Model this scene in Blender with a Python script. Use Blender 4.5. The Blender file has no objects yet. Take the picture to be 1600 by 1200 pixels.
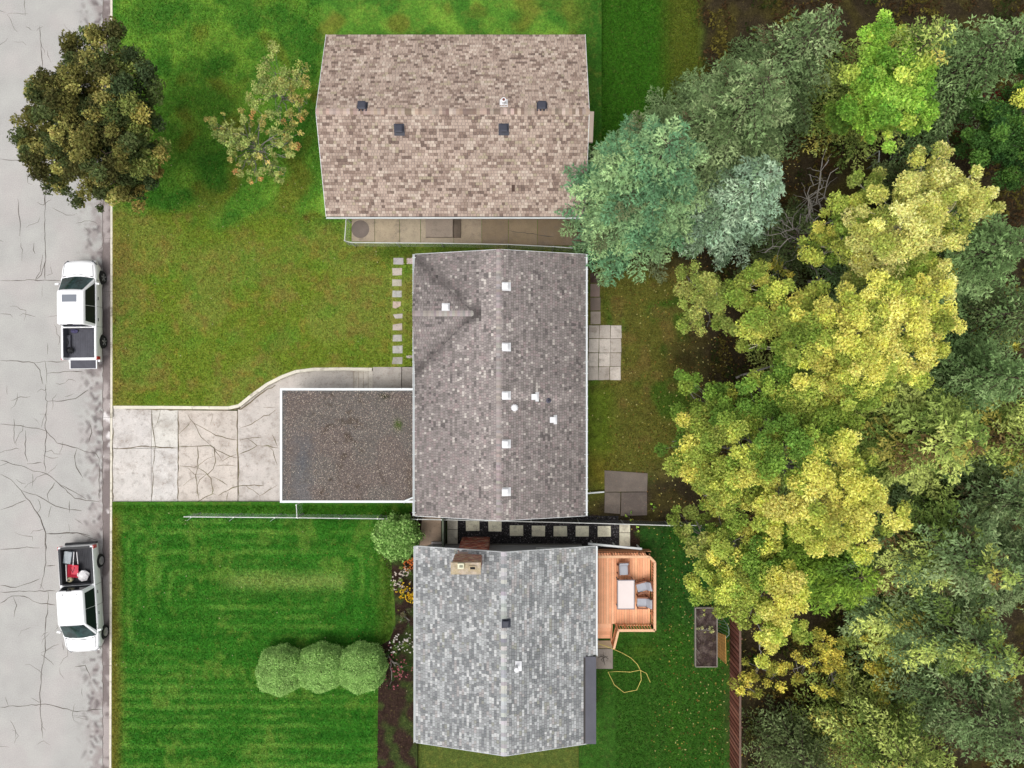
import bpy, math, random
import numpy as np
from mathutils import Vector, Matrix
from mathutils.geometry import delaunay_2d_cdt
R = random.Random(7); NR = np.random.default_rng(11)
SC = bpy.context.scene; COL = SC.collection
# ------------------------------------------------------------------ camera, light, exposure
CH = 40.0; FP = 1100.0            # camera height, focal length in photograph pixels (1600 wide)
cd = bpy.data.cameras.new('camera'); cam = bpy.data.objects.new('camera', cd); COL.objects.link(cam)
cam.location = (0, 0, CH); cam.rotation_euler = (0, 0, 0)
cd.sensor_width = 36; cd.lens = 36*FP/1600; cd.clip_start = 0.5; cd.clip_end = 2000
SC.camera = cam
SUN_EL, SUN_AZ = math.radians(68), math.radians(222)     # azimuth clockwise from +Y: light comes from lower left
W = bpy.data.worlds.new('World'); SC.world = W; W.use_nodes = True
nt = W.node_tree; nt.nodes.clear()
wo = nt.nodes.new('ShaderNodeOutputWorld'); bg = nt.nodes.new('ShaderNodeBackground')
sky = nt.nodes.new('ShaderNodeTexSky'); sky.sky_type = 'NISHITA'; sky.sun_disc = False
sky.sun_elevation = SUN_EL; sky.sun_rotation = SUN_AZ
sky.air_density = 1.0; sky.dust_density = 4.0; sky.ozone_density = 1.0
hs = nt.nodes.new('ShaderNodeHueSaturation'); hs.inputs['Saturation'].default_value = 0.16
nt.links.new(sky.outputs[0], hs.inputs['Color']); nt.links.new(hs.outputs[0], bg.inputs['Color'])
bg.inputs['Strength'].default_value = 0.15
nt.links.new(bg.outputs[0], wo.inputs['Surface'])
sl = bpy.data.lights.new('sun', 'SUN'); sl.energy = 1.0; sl.angle = math.radians(38); sl.color = (1.0, 0.965, 0.915)
so = bpy.data.objects.new('sun', sl); COL.objects.link(so)
sd = Vector((math.sin(SUN_AZ)*math.cos(SUN_EL), math.cos(SUN_AZ)*math.cos(SUN_EL), math.sin(SUN_EL)))
so.rotation_euler = sd.to_track_quat('Z', 'Y').to_euler(); so.location = (-30, -20, 40)
SC.render.engine = 'CYCLES'
SC.view_settings.view_transform = 'Standard'; SC.view_settings.look = 'None'
SC.view_settings.exposure = 0.43; SC.view_settings.gamma = 1.0; SC.view_settings.use_curve_mapping = False

# ------------------------------------------------------------------ helpers
def P(px, py, z=0.0):
    k = (CH-z)/FP
    return Vector(((px-800)*k, (600-py)*k, z))
def lin(c):
    c = c/255.0
    return c/12.92 if c <= .04045 else ((c+.055)/1.055)**2.4
KA = 1.35
def alb(r, g, b): return (lin(r)/KA, lin(g)/KA, lin(b)/KA)
def ss(a, b, x):
    t = np.clip((x-a)/(b-a), 0, 1); return t*t*(3-2*t)

def mat(name, col=(.5, .5, .5), rough=.85, var=.12, scale=1.5, fine=.12, fscale=30, bump=0.0, bscale=40,
        attr=False, metal=0.0, spec=.3, stain=None, hue=None, coat=0.0, leaf=False, alpha=None):
    m = bpy.data.materials.new(name); m.use_nodes = True; t = m.node_tree; t.nodes.clear(); n = t.nodes.new; l = t.links.new
    out = n('ShaderNodeOutputMaterial')
    geo = n('ShaderNodeNewGeometry')
    if attr:
        a = n('ShaderNodeAttribute'); a.attribute_name = 'Col'; c = a.outputs['Color']
    else:
        a = n('ShaderNodeRGB'); a.outputs[0].default_value = (*col, 1); c = a.outputs[0]
    def noise(s, d=4, seed=0.0, r=.55):
        x = n('ShaderNodeTexNoise'); x.noise_dimensions = '3D'; x.inputs['Scale'].default_value = s; x.inputs['Detail'].default_value = d
        x.inputs['Roughness'].default_value = r
        mp = n('ShaderNodeVectorMath'); mp.operation = 'ADD'; mp.inputs[1].default_value = (seed*13.1, seed*7.7, seed*3.3)
        l(geo.outputs['Position'], mp.inputs[0]); l(mp.outputs[0], x.inputs['Vector']); return x.outputs['Fac']
    def scalec(c, fac, amt):
        mr = n('ShaderNodeMapRange'); mr.inputs['From Min'].default_value = .3; mr.inputs['From Max'].default_value = .7
        mr.inputs['To Min'].default_value = 1-amt; mr.inputs['To Max'].default_value = 1+amt; l(fac, mr.inputs['Value'])
        vm = n('ShaderNodeVectorMath'); vm.operation = 'SCALE'; l(c, vm.inputs[0]); l(mr.outputs[0], vm.inputs['Scale']); return vm.outputs[0]
    def mixc(c, col2, fac):
        x = n('ShaderNodeMix'); x.data_type = 'RGBA'; l(fac, x.inputs['Factor']); l(c, x.inputs['A']); x.inputs['B'].default_value = (*col2, 1); return x.outputs['Result']
    for i, (c2, s2, lo, hi, amt) in enumerate(stain or []):
        mr = n('ShaderNodeMapRange'); mr.inputs['From Min'].default_value = lo; mr.inputs['From Max'].default_value = hi
        mr.inputs['To Max'].default_value = amt; l(noise(s2, 5, i+2, .6), mr.inputs['Value'])
        c = mixc(c, c2, mr.outputs[0])
    if var: c = scalec(c, noise(scale, 4, 1), var)
    if fine: c = scalec(c, noise(fscale, 3, 5, .7), fine)
    if leaf:
        d = n('ShaderNodeBsdfDiffuse'); tr = n('ShaderNodeBsdfTranslucent'); mx = n('ShaderNodeMixShader'); mx.inputs[0].default_value = .28
        l(c, d.inputs['Color']); l(c, tr.inputs['Color']); l(d.outputs[0], mx.inputs[1]); l(tr.outputs[0], mx.inputs[2]); l(mx.outputs[0], out.inputs['Surface'])
        return m
    b = n('ShaderNodeBsdfPrincipled'); l(c, b.inputs['Base Color'])
    b.inputs['Roughness'].default_value = rough; b.inputs['Metallic'].default_value = metal
    b.inputs['Specular IOR Level'].default_value = spec; b.inputs['Coat Weight'].default_value = coat; b.inputs['Coat Roughness'].default_value = .06
    if alpha is not None:
        b.inputs['Alpha'].default_value = alpha
    if bump:
        bp = n('ShaderNodeBump'); bp.inputs['Strength'].default_value = bump; bp.inputs['Distance'].default_value = .03
        l(noise(bscale, 4, 9, .65), bp.inputs['Height']); l(bp.outputs[0], b.inputs['Normal'])
    l(b.outputs[0], out.inputs['Surface'])
    return m

def tag(o, label=None, cat=None, group=None, kind=None):
    if label: o['label'] = label
    if cat: o['category'] = cat
    if group: o['group'] = group
    if kind: o['kind'] = kind
    return o
def empty(name, loc=(0, 0, 0), rz=0, label=None, cat=None, group=None, kind=None, parent=None):
    o = bpy.data.objects.new(name, None); COL.objects.link(o); o.location = loc; o.rotation_euler = (0, 0, rz); o.empty_display_size = .2
    if parent: o.parent = parent
    return tag(o, label, cat, group, kind)
def link(name, me, parent=None, loc=None):
    o = bpy.data.objects.new(name, me); COL.objects.link(o)
    if parent is not None: o.parent = parent
    if loc is not None: o.location = loc
    return o
def copy_tree(o, parent=None):
    c = o.copy(); COL.objects.link(c); c.parent = parent
    for ch in list(o.children): copy_tree(ch, c)
    return c

class MB:
    def __init__(s): s.v = []; s.f = []; s.m = []; s.c = []
    def add(s, vs, fs, mi=0, col=(1, 1, 1)):
        b = len(s.v); s.v += [tuple(v) for v in vs]; s.f += [tuple(b+i for i in f) for f in fs]; s.m += [mi]*len(fs); s.c += [col]*len(vs); return s
    def box(s, c, d, rz=0, mi=0, col=(1, 1, 1), M=None):
        x, y, z = d[0]/2, d[1]/2, d[2]/2
        vs = [Vector((a*x, b*y, e*z)) for e in (-1, 1) for a, b in ((-1, -1), (1, -1), (1, 1), (-1, 1))]
        if M is None: M = Matrix.Rotation(rz, 3, 'Z')
        vs = [M @ v + Vector(c) for v in vs]
        return s.add(vs, [(3, 2, 1, 0), (4, 5, 6, 7), (0, 1, 5, 4), (1, 2, 6, 5), (2, 3, 7, 6), (3, 0, 4, 7)], mi, col)
    def bar(s, a, b, w, h, mi=0, col=(1, 1, 1)):        # rectangular bar from a to b
        a = Vector(a); b = Vector(b); d = b-a; L = d.length; q = d.normalized()
        up = Vector((0, 0, 1)) if abs(q.z) < .95 else Vector((1, 0, 0))
        x = q.cross(up).normalized(); y = x.cross(q).normalized()
        M = Matrix((x, q, y)).transposed()
        return s.box((a+b)/2, (w, L, h), M=M, mi=mi, col=col)
    def prism(s, poly, z0, z1, mi=0, col=(1, 1, 1)):
        n = len(poly)
        if sum(poly[i][0]*poly[(i+1) % n][1]-poly[(i+1) % n][0]*poly[i][1] for i in range(n)) < 0: poly = poly[::-1]
        vs = [(p[0], p[1], z0) for p in poly]+[(p[0], p[1], z1 if len(p) < 3 else p[2]) for p in poly]
        fs = [tuple(range(n-1, -1, -1)), tuple(range(n, 2*n))]+[(i, (i+1) % n, n+(i+1) % n, n+i) for i in range(n)]
        return s.add(vs, fs, mi, col)
    def tube(s, pts, r, n=6, mi=0, col=(1, 1, 1), cap=True):
        pts = [Vector(p) for p in pts]; rs = r if isinstance(r, (list, tuple)) else [r]*len(pts)
        vs = []; ref = None
        for i, p in enumerate(pts):
            d = (pts[min(i+1, len(pts)-1)]-pts[max(i-1, 0)])
            d = d.normalized() if d.length > 1e-9 else Vector((0, 0, 1))
            if ref is None: ref = Vector((0, 0, 1)) if abs(d.z) < .9 else Vector((1, 0, 0))
            x = d.cross(ref).normalized(); y = x.cross(d).normalized(); ref = y
            for k in range(n):
                a = 2*math.pi*k/n; vs.append(p+(x*math.cos(a)+y*math.sin(a))*rs[i])
        fs = []
        for i in range(len(pts)-1):
            for k in range(n):
                fs.append((i*n+k, i*n+(k+1) % n, (i+1)*n+(k+1) % n, (i+1)*n+k))
        if cap: fs += [tuple(range(n-1, -1, -1)), tuple((len(pts)-1)*n+k for k in range(n))]
        return s.add(vs, fs, mi, col)
    def lathe(s, c, prof, n=16, mi=0, col=(1, 1, 1), axis='Z'):
        vs = []; c = Vector(c)
        for r, h in prof:
            for k in range(n):
                a = 2*math.pi*k/n; x, y = r*math.cos(a), r*math.sin(a)
                vs.append(c+(Vector((x, y, h)) if axis == 'Z' else Vector((h, x, y))))
        m = len(prof); fs = [(i*n+k, i*n+(k+1) % n, (i+1)*n+(k+1) % n, (i+1)*n+k) for i in range(m-1) for k in range(n)]
        fs += [tuple(range(n-1, -1, -1)), tuple((m-1)*n+k for k in range(n))]
        return s.add(vs, fs, mi, col)
    def me(s, name, mats, smooth=False, colors=False):
        me = bpy.data.meshes.new(name); me.from_pydata(s.v, [], s.f)
        for m in (mats if isinstance(mats, (list, tuple)) else [mats]): me.materials.append(m)
        if len(me.materials) > 1: me.polygons.foreach_set('material_index', s.m)
        if colors:
            at = me.color_attributes.new('Col', 'FLOAT_COLOR', 'POINT')
            at.data.foreach_set('color', np.c_[np.array(s.c, dtype=np.float32), np.ones(len(s.c), np.float32)].ravel())
        if smooth: me.polygons.foreach_set('use_smooth', [True]*len(me.polygons))
        me.update(); return me
    def build(s, name, mats, parent=None, smooth=False, colors=False, loc=None):
        return link(name, s.me(name, mats, smooth, colors), parent, loc)

def np_mesh(name, V, F, C, m):                # V (n,3), F (k,4), C (n,3): many small faces, fast
    me = bpy.data.meshes.new(name); n, k = len(V), len(F); q = F.shape[1]
    me.vertices.add(n); me.vertices.foreach_set('co', V.astype(np.float32).ravel())
    me.loops.add(k*q); me.loops.foreach_set('vertex_index', F.astype(np.int32).ravel())
    me.polygons.add(k); me.polygons.foreach_set('loop_start', np.arange(0, k*q, q, dtype=np.int32))
    me.polygons.foreach_set('loop_total', np.full(k, q, dtype=np.int32))
    at = me.color_attributes.new('Col', 'FLOAT_COLOR', 'POINT')
    at.data.foreach_set('color', np.c_[C, np.ones(n)].astype(np.float32).ravel())
    me.materials.append(m); me.update(calc_edges=True); me.validate(); return me

def sheet(name, poly, zf, m, parent=None, step=None, colf=None, skirt=0.0, kind=None):
    """flat-ish sheet over a pixel polygon; zf(px,py)->z ; colf(px,py arrays)->(n,3) albedo"""
    pts = []
    n = len(poly)
    for i in range(n):
        a, b = poly[i], poly[(i+1) % n]; L = math.dist(a, b); k = max(1, int(L/(step or 1e9)))
        for j in range(k): pts.append((a[0]+(b[0]-a[0])*j/k, a[1]+(b[1]-a[1])*j/k))
    nb = len(pts); edges = [(i, (i+1) % nb) for i in range(nb)]
    if step:
        xs = [p[0] for p in poly]; ys = [p[1] for p in poly]
        def inside(x, y):
            r = False
            for i in range(n):
                (x1, y1), (x2, y2) = poly[i], poly[(i+1) % n]
                if (y1 > y) != (y2 > y) and x < (x2-x1)*(y-y1)/(y2-y1)+x1: r = not r
            return r
        y = min(ys)+step/2; row = 0
        while y < max(ys):
            x = min(xs)+step/2+(row % 2)*step/2
            while x < max(xs):
                if inside(x, y): pts.append((x, y))
                x += step
            y += step*.87; row += 1
    ov, oe, of, *_ = delaunay_2d_cdt([Vector(p) for p in pts], edges, [list(range(nb))], 1, 1e-4)
    V = [P(p.x, p.y, zf(p.x, p.y)) for p in ov]; F = [tuple(f) for f in of]
    # make faces look up
    F = [f if (V[f[1]]-V[f[0]]).cross(V[f[2]]-V[f[0]]).z > 0 else f[::-1] for f in F]
    if skirt:
        b = len(V); px = [(pts[i][0], pts[i][1]) for i in range(nb)]
        for q in px:
            w = P(q[0], q[1], zf(*q)); V.append(w); V.append(Vector((w.x, w.y, w.z-skirt)))
        for i in range(nb):
            j = (i+1) % nb; F.append((b+2*i, b+2*i+1, b+2*j+1, b+2*j))
    me = bpy.data.meshes.new(name); me.from_pydata([tuple(v) for v in V], [], F); me.materials.append(m)
    if colf:
        pp = np.array([(v.x/((CH-v.z)/FP)+800, 600-v.y/((CH-v.z)/FP)) for v in V])
        c = colf(pp[:, 0], pp[:, 1]); at = me.color_attributes.new('Col', 'FLOAT_COLOR', 'POINT')
        at.data.foreach_set('color', np.c_[c, np.ones(len(c))].astype(np.float32).ravel())
    me.update(); o = link(name, me, parent)
    if kind: o['kind'] = kind
    return o

def jitter_line(pts, seg=7, amp=1.0, rng=R):
    out = []
    for (a, b) in zip(pts[:-1], pts[1:]):
        k = max(1, int(math.dist(a, b)/seg))
        for j in range(k):
            t = j/k; x = a[0]+(b[0]-a[0])*t; y = a[1]+(b[1]-a[1])*t
            if j: x += rng.uniform(-amp, amp); y += rng.uniform(-amp, amp)
            out.append((x, y))
    out.append(pts[-1]); return out
def cracks(name, lines, zf, m, parent, w=1.2, dz=.004):
    mb = MB()
    for ln in lines:
        ww = w
        if isinstance(ln[0], (int, float)): ww = ln[0]; ln = ln[1:]
        q = jitter_line(ln); n = len(q)
        L = []
        for i, (x, y) in enumerate(q):
            a = q[max(i-1, 0)]; b = q[min(i+1, n-1)]; dx, dy = b[0]-a[0], b[1]-a[1]; d = math.hypot(dx, dy) or 1
            h = ww/2*R.uniform(.45, 1.25)*(.35 if i in (0, n-1) else 1)
            L.append((P(x-dy/d*h, y+dx/d*h, zf(x, y)+dz), P(x+dy/d*h, y-dx/d*h, zf(x, y)+dz)))
        vs = [p for pr in L for p in pr]
        mb.add(vs, [(2*i, 2*i+1, 2*i+3, 2*i+2) for i in range(n-1)])
    o = mb.build(name, m, parent); return o

# value noise in pixels for albedo variation
_g = NR.random((64, 64))
def vnoise(x, y, s, seed=0):
    an = .55+seed*1.3; ca, sa = math.cos(an), math.sin(an); x, y = np.asarray(x)*ca-np.asarray(y)*sa, np.asarray(x)*sa+np.asarray(y)*ca
    x = x/s+seed*17.3; y = y/s+seed*9.1
    xi = np.floor(x).astype(int); yi = np.floor(y).astype(int); fx = x-xi; fy = y-yi
    fx = fx*fx*(3-2*fx); fy = fy*fy*(3-2*fy)
    g = lambda i, j: _g[i % 64, j % 64]
    return (g(xi, yi)*(1-fx)+g(xi+1, yi)*fx)*(1-fy)+(g(xi, yi+1)*(1-fx)+g(xi+1, yi+1)*fx)*fy
def mixa(a, b, t): t = np.clip(t, 0, 1)[:, None]; return a*(1-t)+np.asarray(b)*t
# ------------------------------------------------------------------ materials
asph = mat('asphalt', attr=True, rough=.95, var=.05, scale=.9, fine=.17, fscale=20, bump=.3, bscale=60)
conc = mat('concrete', alb(205, 200, 193), rough=.9, var=.07, scale=1.1, fine=.09, fscale=26, bump=.2, bscale=50, stain=[(alb(150, 140, 130), 2.2, .55, .75, .35)])
conc_c = mat('concrete_varied', attr=True, rough=.9, var=.10, scale=1.6, fine=.14, fscale=20, bump=.25, bscale=45, stain=[(alb(142, 128, 116), 1.1, .5, .72, .5), (alb(120, 110, 98), 3.4, .54, .70, .45), (alb(150, 120, 104), 11, .60, .68, .5)])
kerbm = mat('kerb_concrete', alb(232, 225, 208), var=.08, scale=2, fine=.10, fscale=22, bump=.3, stain=[(alb(140, 132, 115), 2.6, .56, .7, .7)])
crackm = mat('crack_dirt', alb(100, 92, 84), var=.3, scale=3, fine=.3)
crackd = mat('crack_weeds', alb(120, 108, 88), var=.35, scale=3, fine=.35, stain=[(alb(110, 120, 60), 3, .5, .7, .6)])
grass = mat('lawn_grass', attr=True, rough=1, spec=.1, var=.22, scale=5.5, fine=.42, fscale=13, bump=1.0, bscale=22,
            stain=[(alb(150, 138, 66), 2.6, .50, .72, .28), (alb(50, 92, 26), 4.2, .53, .72, .25)])
soilm = mat('garden_soil', attr=True, rough=1, spec=.05, var=.30, scale=5, fine=.5, fscale=16, bump=1.0, bscale=20,
            stain=[(alb(50, 42, 30), 2.2, .5, .7, .4), (alb(120, 112, 62), 7, .58, .72, .45)])
gravel = mat('black_gravel', alb(48, 46, 48), rough=.8, var=.3, scale=20, fine=.6, fscale=16, bump=1, bscale=18, stain=[(alb(128, 122, 122), 15, .6, .66, .8)])
white = mat('white_trim', alb(238, 242, 242), rough=.5, var=.03, fine=.03)
whitep = mat('white_vent_paint', alb(246, 246, 248), rough=.45, var=.04, fine=.03)
dark = mat('dark_void', (.008, .008, .009), rough=.9)
shing = mat('asphalt_shingles', attr=True, rough=.9, spec=.25, var=.07, scale=.8, fine=.20, fscale=34, bump=.5, bscale=70)
roofdeck = mat('shingle_underlay', alb(72, 68, 66), var=.1, fine=.2)
siding = mat('pale_siding', alb(188, 190, 196), var=.04, fine=.04)
siding2 = mat('cream_siding', alb(205, 198, 182), var=.04, fine=.04)
glassm = mat('window_glass', (.02, .025, .03), rough=.04, spec=.8, var=0, fine=0)
found = mat('foundation_concrete', alb(150, 147, 142), var=.1, fine=.1)
galv = mat('galvanised_steel', alb(205, 208, 206), rough=.4, metal=.35, var=.05, fine=.05)
whiterail = mat('white_rail_paint', alb(226, 228, 224), rough=.5, var=.1, scale=2, fine=.05)
wood = mat('cedar_deck_stain', attr=True, rough=.7, var=.07, scale=3, fine=.10, fscale=24, bump=.2, bscale=30)
def hU(px, py=0): return float(.14+.41*ss(200, 560, px))
def hS(px, py=0): return float(.12+.08*ss(180, 400, px))
def hD(px, py=0): return .03+.07*(min(px, 560)-175)/385
HB = .20
def hB(px, py=0): return HB
A = lambda r, g, b: np.array(alb(r, g, b))
def pprism(mb, poly, z0, z1, mi=0, col=(1, 1, 1)):
    return mb.prism([(P(x, y, z1).x, P(x, y, z1).y) for x, y in poly], z0, z1, mi, col)
def rect(x0, y0, x1, y1, j=0.0):
    r = lambda: R.uniform(-j, j)
    return [(x0+r(), y0+r()), (x1+r(), y0+r()), (x1+r(), y1+r()), (x0+r(), y1+r())]

# ------------------------------------------------------------------ ground, road
g = MB(); g.add([(-400, -400, -.06), (400, -400, -.06), (400, 400, -.06), (-400, 400, -.06)], [(0, 1, 2, 3)], col=alb(86, 100, 44))
tag(g.build('ground', grass, colors=True), kind='structure')

def road_col(x, y):
    n = len(x); c = np.tile(A(184, 182, 178), (n, 1))
    c = mixa(c, A(196, 188, 185), ss(.45, .75, vnoise(x, y, 45, 1))*.4)
    c = mixa(c, A(190, 189, 184), ss(.45, .8, vnoise(x, y, 28, 2))*.5)
    e = ss(118, 158, x)*ss(.42, .62, vnoise(x, y, 9, 3)*.6+vnoise(x, y, 4, 4)*.4)
    c = mixa(c, A(150, 138, 136), e*.75)
    e = ss(112, 150, x)*ss(.60, .70, vnoise(x, y, 7, 5)*.5+vnoise(x, y, 3.5, 6)*.5)
    return mixa(c, A(104, 94, 94), e*.8)
road = sheet('road', [(-260, -900), (160.5, -900), (160.5, 2100), (-260, 2100)], lambda a, b: 0.0, asph, step=60, colf=road_col)
# fine-coloured part of the road in view
bpy.data.objects.remove(road)
road = sheet('road', [(-60, -40), (160.5, -40), (160.5, 1240), (-60, 1240)], lambda a, b: 0.0, asph, step=4.6, colf=road_col)
tag(road, kind='structure')
for nm, pl in (('road', [(-460, -1100), (-60, -1100), (-60, 2300), (-460, 2300)]), ('road', [(-60, -1100), (160.5, -1100), (160.5, -40), (-60, -40)]), ('road', [(-60, 1240), (160.5, 1240), (160.5, 2300), (-60, 2300)])):
    tag(sheet(nm, pl, lambda a, b: 0.0, asph, step=40, colf=road_col), kind='structure')
def tr(pts, s, ox, oy): return [(x/s+ox, y/s+oy) for x, y in pts]
RC = []
a1 = lambda p: RC.append(tr(p, 5.456, 0, 380))
a1([(385, -420), (384, -200), (386, 0), (384, 310)]); a1([(365, 100), (345, 240), (312, 290), (300, 320)]); a1([(385, 150), (352, 270), (310, 310)])
a1([(0, 318), (150, 318), (240, 310), (320, 320), (380, 314), (515, 318)]); a1([(0, 998), (150, 1004), (290, 1020), (340, 1080), (362, 1200)])
a1([(290, 1020), (384, 1004), (400, 1110), (400, 1200)]); a1([(400, 1110), (500, 1105), (600, 1092), (700, 1094)])
a1([(560, 1010), (480, 1014), (384, 1008)]); a1([(150, -380), (170, -200), (168, -60)]); a1([(0, -720), (180, -700), (380, -730), (520, -720)])
a1([(290, 0), (285, 60), (300, 90)]); a1([(430, 200), (445, 260), (400, 275)])
a2 = lambda p: RC.append(tr(p, 4.615, 0, 600))
a2([(330, 0), (328, 110), (340, 125), (325, 320), (335, 340), (318, 570), (332, 640)]); a2([(340, 125), (450, 122), (545, 105), (640, 40)])
a2([(0, 288), (150, 300), (300, 328), (335, 340), (410, 425), (560, 462), (610, 486), (690, 498), (716, 540), (716, 830)])
a2([(0, 548), (80, 575), (150, 588), (240, 628), (330, 645), (420, 715), (540, 825), (620, 840), (716, 848)]); a2([(430, 725), (520, 770), (620, 830)])
a2([(0, 648), (80, 690), (150, 765), (230, 870), (290, 960), (328, 1075), (330, 1200)]); a2([(150, 765), (290, 815), (400, 880), (500, 905), (590, 915)])
a2([(0, 908), (90, 880), (185, 838)]); a2([(330, 1080), (440, 1078), (560, 1074), (650, 1095)]); a2([(555, 465), (538, 520), (550, 600), (600, 680)])
a2([(185, 335), (180, 500), (200, 560)]); a2([(100, 250), (105, 430)]); a2([(325, 220), (300, 310)]); a2([(395, 710), (340, 800), (350, 845)]); a2([(500, 840), (502, 930)]); a2([(640, 270), (662, 350), (640, 420)])
a2([(195, 575), (300, 565)]); a2([(0, 590), (60, 565)]); a2([(370, 880), (350, 960)]); a2([(235, 650), (232, 740)])
a3 = lambda p: RC.append(tr(p, 4.8, 0, 800))
a3([(272, 0), (310, 60), (342, 150), (345, 380), (330, 470), (298, 580)]); a3([(345, 162), (470, 158), (580, 155), (640, 180), (720, 210)]); a3([(0, 600), (180, 596), (415, 592)])
a3([(0, 550), (120, 565), (230, 530), (300, 500)]); a3([(0, 685), (90, 630), (180, 632), (280, 680), (415, 698)]); a3([(360, 600), (358, 720), (340, 860), (342, 1040), (310, 1200), (300, 1400), (320, 1700)])
a3([(345, 1035), (400, 1005), (445, 990)]); a3([(345, 405), (415, 400)]); a3([(300, 540), (330, 585)]); a3([(100, 640), (125, 700), (105, 790)]); a3([(0, 280), (100, 275), (200, 262), (300, 270)]); a3([(560, 1160), (640, 1150), (680, 1250)])
RC += [[(0, 1105), (70, 1100), (120, 1112), (160, 1108)], [(62, 40), (72, 170), (70, 320)]]
RC = [[1.1]+r for r in RC]
rc = random.Random(44)
for i in range(120):
    x, y = rc.uniform(-20, 155), rc.uniform(-30, 1230); a = rc.choice([0, math.pi/2])+rc.gauss(0, .5); ln = [.65, (x, y)]
    for k in range(rc.randint(2, 5)): a += rc.gauss(0, .45); x += math.cos(a)*rc.uniform(4, 11); y += math.sin(a)*rc.uniform(4, 11); ln.append((min(x, 159), y))
    RC.append(ln)
cracks('crack', RC, lambda a, b: 0, crackm, road)['kind'] = 'stuff'

def gut_col(x, y):
    c = np.tile(A(176, 166, 163), (len(x), 1)); d = ss(.42, .56, vnoise(x, y, 26, 8)*.6+vnoise(x, y, 8, 9)*.4)
    c = mixa(c, A(118, 106, 104), d*.8); return mixa(c, A(232, 226, 224), ss(.66, .72, vnoise(x, y, 11, 10))*ss(600, 640, y)*(1-ss(800, 830, y)))
gp = sheet('gutter_pan', [(160.5, -60), (172.6, -60), (172.0, 600), (170.5, 1260), (160.5, 1260)], lambda a, b: .006, asph, step=3.5, colf=gut_col)
tag(gp, kind='structure')
cracks('joint', [[1.0, (161, y), (172, y+.5)] for y in (40, 122, 205, 290, 372, 455, 538, 622, 652, 708, 792, 875, 958, 1040, 1122)]+[[.9, (160.6, -60), (160.8, 1260)]], lambda a, b: .006, crackm, gp)['kind'] = 'stuff'
kroot = empty('kerb', kind='structure')
ky = [-60, 30, 120, 205, 290, 372, 455, 538, 622, 652, 708, 792, 875, 958, 1040, 1122, 1260]
for a, b in zip(ky[:-1], ky[1:]):
    mb = MB(); x0 = lambda y: 172.4 if y < 600 else 172.4-(y-600)*.0032
    drive = 640 <= (a+b)/2 <= 790
    pprism(mb, [(x0(a), a+.3), (x0(a)+3.2, a+.3), (x0(b)+3.2, b-.3), (x0(b), b-.3)], -.05, .05 if drive else .15)
    mb.build('kerb_stone', kerbm, kroot)

# ------------------------------------------------------------------ lawns
def colU(x, y):
    x = x+14*(vnoise(x, y, 30, 31)-.5); yy = y+50*(vnoise(x, y, 42, 32)-.5)+25*(vnoise(x, y, 15, 33)-.5)
    c = np.tile(A(126, 140, 58), (len(x), 1))
    c = mixa(c, A(116, 136, 46), ss(.4, .7, vnoise(x, y, 60, 1)))
    c = mixa(c, A(138, 124, 64), ss(.5, .8, vnoise(x, y, 20, 2)*.6+vnoise(x, y, 7, 12)*.4)*.6)
    c = mixa(c, A(88, 138, 46), (1-ss(318, 362, yy+(x-300)*-.05))*.96)
    c = mixa(c, A(122, 164, 58), (1-ss(318, 362, yy))*ss(.45, .75, vnoise(x, y, 26, 4)*.7+vnoise(x, y, 8, 34)*.3)*.8)
    c = mixa(c, A(112, 112, 42), (1-ss(318, 362, yy))*ss(.6, .85, vnoise(x, y, 34, 5))*ss(235, 300, x)*.7)
    c = mixa(c, A(52, 108, 34), (1-ss(318, 362, yy))*ss(.5, .75, vnoise(x, y, 33, 12))*.65)
    c = mixa(c, A(132, 116, 62), (1-ss(176, 230, x))*ss(330, 380, y)*.55)
    c = mixa(c, A(98, 138, 46), ss(.55, .8, vnoise(x, y, 34, 6)*.7+vnoise(x, y, 9, 16)*.3)*ss(360, 400, y)*.6)
    c = mixa(c, A(62, 84, 26), ss(540, 620, x)*(ss(370, 392, y))*(1-ss(396, 420, y))*.6)
    c = mixa(c, A(80, 62, 34), np.exp(-((x-480)**2+(y-340)**2)/30)*.9)
    c = mixa(c, A(56, 100, 30), ss(870, 935, x))
    return mixa(c, A(150, 136, 62), ss(.72, .85, vnoise(x, y, 12, 7))*ss(350, 400, y)*.45)
upper = [(175.4, -60), (640, -60), (940, -60), (940, 396), (652, 398), (652, 572), (581, 575), (537, 574.5), (490, 574.5), (462, 578), (440, 587), (416, 598), (390, 617.5), (375, 632), (360, 635), (250, 634.5), (177, 634), (175.4, 634)]
lawn = sheet('upper_lawn', upper, hU, grass, step=5, colf=colU, skirt=.7, kind='structure')
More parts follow.
